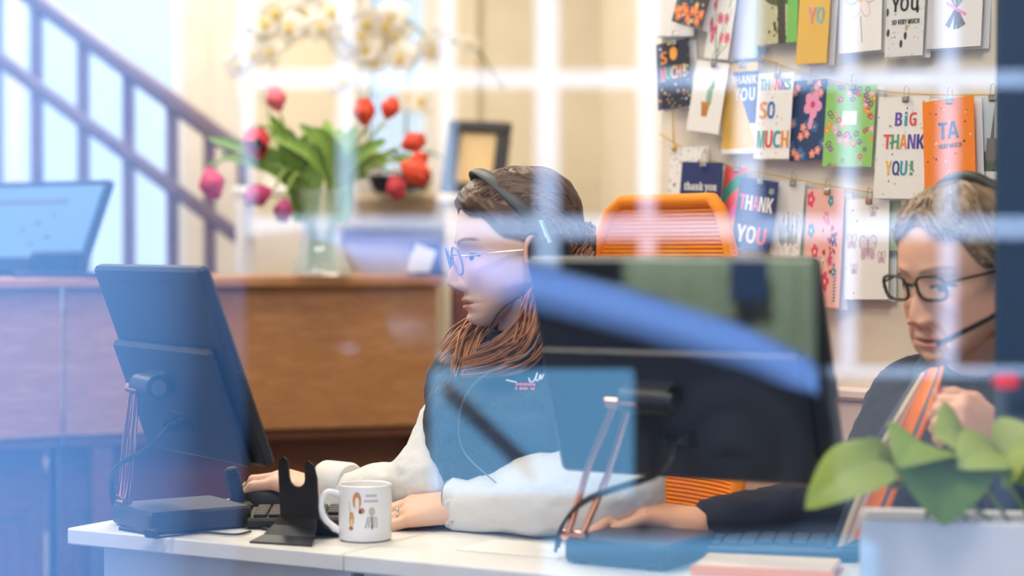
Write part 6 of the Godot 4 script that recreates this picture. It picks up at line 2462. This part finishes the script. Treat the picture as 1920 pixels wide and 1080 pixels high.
	blob(im, u0 - 40, 94, 8, 5, c8(196, 110, 80))
	blob(im, u0 + 26, 56, 10, 10, c8(196, 186, 170))
	for k in 9:
		stroke(im, Vector2(u0 + 14 + k * 3.4, 68), Vector2(u0 + 6 + k * 4.6, 92), 1.0, [c8(90, 84, 84), c8(206, 202, 198)][k % 2])
	stroke(im, Vector2(u0 + 26, 68), Vector2(u0 + 27, 94), 2.0, c8(70, 66, 66))
	for r in 2:
		for k in 7 + r * 2:
			im.fill_rect(Rect2i(int(u0) + 8 + k * 5 - r * 5, 18 + r * 12, 3, 6 - (k % 2)), c8(150, 148, 146))
	var mm2 := mat("mug_print", Color.WHITE, 0.16)
	mm2.albedo_texture = ImageTexture.create_from_image(im)
	# the print runs over the whole height of the outer wall
	for i in cup.v.size():
		var p := cup.v[i] - gp
		cup.uv[i].y = 1.0 - clampf(p.y / hh, 0.0, 1.0)
	part(mg, "cup", cup, mm2)
	part(mg, "handle", one_tube(curve([gp + Vector3(-rr + 0.002, 0.066, 0.004), gp + Vector3(-rr - 0.016, 0.070, 0.008), gp + Vector3(-rr - 0.025, 0.052, 0.010), gp + Vector3(-rr - 0.018, 0.030, 0.008), gp + Vector3(-rr + 0.002, 0.013, 0.004)], 6), 0.0048, 12), mats.ceramic)
	# pen, saucer-like tray and paper
	var p0 := on(1000, 1004) + Vector3(0, 0.005, 0)
	var p1 := on(1068, 1000) + Vector3(0, 0.005, 0)
	var pn := thing("pen", "dark pen lying on the desk beside the copper rods", "pen", (p0 + p1) / 2 - Vector3(0, 0.005, 0))
	part(pn, "barrel", one_tube([p0.lerp(p1, 0.14), p1], 0.004, 10), mats.black_plastic)
	part(pn, "nib", one_tube([p0, p0.lerp(p1, 0.14)], [0.001, 0.0035], 8), mats.steel_grey)
	var pp := on(985, 1030)
	solo("sheet_of_paper", one_box(pp + Vector3(0.0, 0.001, 0), Vector3(0.16, 0.0012, 0.11), Basis(Vector3.UP, -0.5)), mats.paper_white, "white sheet of paper lying on the long desk", "paper", pp)
	# phone cradle and small tangle behind the left computer
	var ph := on(446, 960)
	var pc := thing("phone_cradle", "small black phone cradle behind the mouse", "phone cradle", ph)
	part(pc, "base", one_box(ph + Vector3(0, 0.008, 0), Vector3(0.045, 0.016, 0.05), Basis(Vector3.UP, 0.3), 0.003), mats.black_plastic)
	part(pc, "back", one_box(ph + Vector3(-0.006, 0.038, -0.01), Vector3(0.024, 0.066, 0.012), Basis(Vector3.UP, 0.3) * Basis(Vector3.BACK, 0.2), 0.003), mats.charcoal_plastic)
	part(pc, "clip", one_box(ph + Vector3(-0.010, 0.065, -0.004), Vector3(0.018, 0.014, 0.02), Basis(Vector3.UP, 0.3) * Basis(Vector3.BACK, 0.2), 0.003), mats.black_plastic)
	# leads lying on the desk
	var c1 := []
	for q in [[440, 958], [452, 978], [478, 990], [520, 1000], [555, 1008]]:
		c1.append(on(q[0], q[1]) + Vector3(0, 0.003, 0))
	solo("desk_lead", one_tube(curve(c1, 6), 0.002, 7), mats.cable_black, "thin black lead running to the headset stand", "cable", c1[0] - Vector3(0, 0.003, 0))
	c1 = []
	for q in [[372, 950], [410, 944], [450, 950], [490, 966], [512, 966]]:
		c1.append(on(q[0], q[1]) + Vector3(0, 0.004, 0))
	solo("desk_lead", one_tube(curve(c1, 6), 0.0022, 7), mats.cable_black, "grey-black lead looping from the computer base towards the keyboard", "cable", c1[0] - Vector3(0, 0.004, 0))
	c1 = []
	for q in [[446, 932], [440, 944], [448, 954], [462, 956]]:
		c1.append(on(q[0], q[1] + 6) + Vector3(0, 0.010, 0))
	solo("desk_lead", one_tube(curve(c1, 6), 0.0018, 7), mats.cable_blue, "short bright blue lead curled beside the mouse", "cable", c1[0] - Vector3(0, 0.010, 0))
	c1 = []
	for q in [[470, 1000], [440, 1006], [380, 1002], [330, 1008], [290, 1012]]:
		c1.append(on(q[0], q[1]) + Vector3(0, 0.003, 0))
	solo("desk_lead", one_tube(curve(c1, 6), 0.0018, 7), mats.cable_black, "black lead along the front foot of the left computer", "cable", c1[0] - Vector3(0, 0.003, 0))
	var ad := on(285, 1006) + Vector3(0.002, 0, 0.012)
	var apt := thing("cable_adapter", "small black adapter plug lying against the computer base", "adapter", ad)
	part(apt, "body", one_box(ad + Vector3(0, 0.007, 0), Vector3(0.022, 0.014, 0.014), Basis(Vector3.UP, -0.5), 0.003), mats.black_plastic)
	part(apt, "tail", one_tube([ad + Vector3(-0.012, 0.007, -0.004), ad + Vector3(-0.05, 0.012, -0.012)], 0.003, 8), mats.cable_black)
	# orange booklet at the edge of the long desk
	var bk := on(1440, 1072)
	var bo := thing("booklet", "cream booklet with an orange edge lying before the planter", "booklet", bk)
	var bb := Basis(Vector3.UP, -0.28)
	part(bo, "pages", one_box(bk + Vector3(0, 0.009, 0), Vector3(0.18, 0.010, 0.10), bb, 0.003), mats.mat_cream)
	part(bo, "cover", one_box(bk + Vector3(0, 0.0008, 0), Vector3(0.186, 0.0015, 0.108), bb), mats.orange_cloth)
	part(bo, "spine", one_box(bk + Vector3(0, 0.007, 0) + bb.z * 0.053, Vector3(0.184, 0.012, 0.003), bb), mats.orange_cloth)
	# dark blue partition on the desk
	var pa := P(1866, 540, 2.42)
	var px := Vector3(0.96, 0, 0.28).normalized()
	var pb := Basis(px, Vector3.UP, px.cross(Vector3.UP))
	var pt := thing("desk_partition", "tall dark navy partition standing on the long desk beside the older woman", "partition", Vector3(pa.x + 0.12, DESK, pa.z + 0.03))
	part(pt, "panel", one_box(Vector3(pa.x, DESK + 0.62, pa.z) + px * 0.125, Vector3(0.25, 1.2, 0.03), pb, 0.005), mats.partition_blue)
	part(pt, "foot", one_box(Vector3(pa.x, DESK + 0.011, pa.z) + px * 0.125, Vector3(0.2, 0.022, 0.08), pb, 0.004), mats.steel_grey)
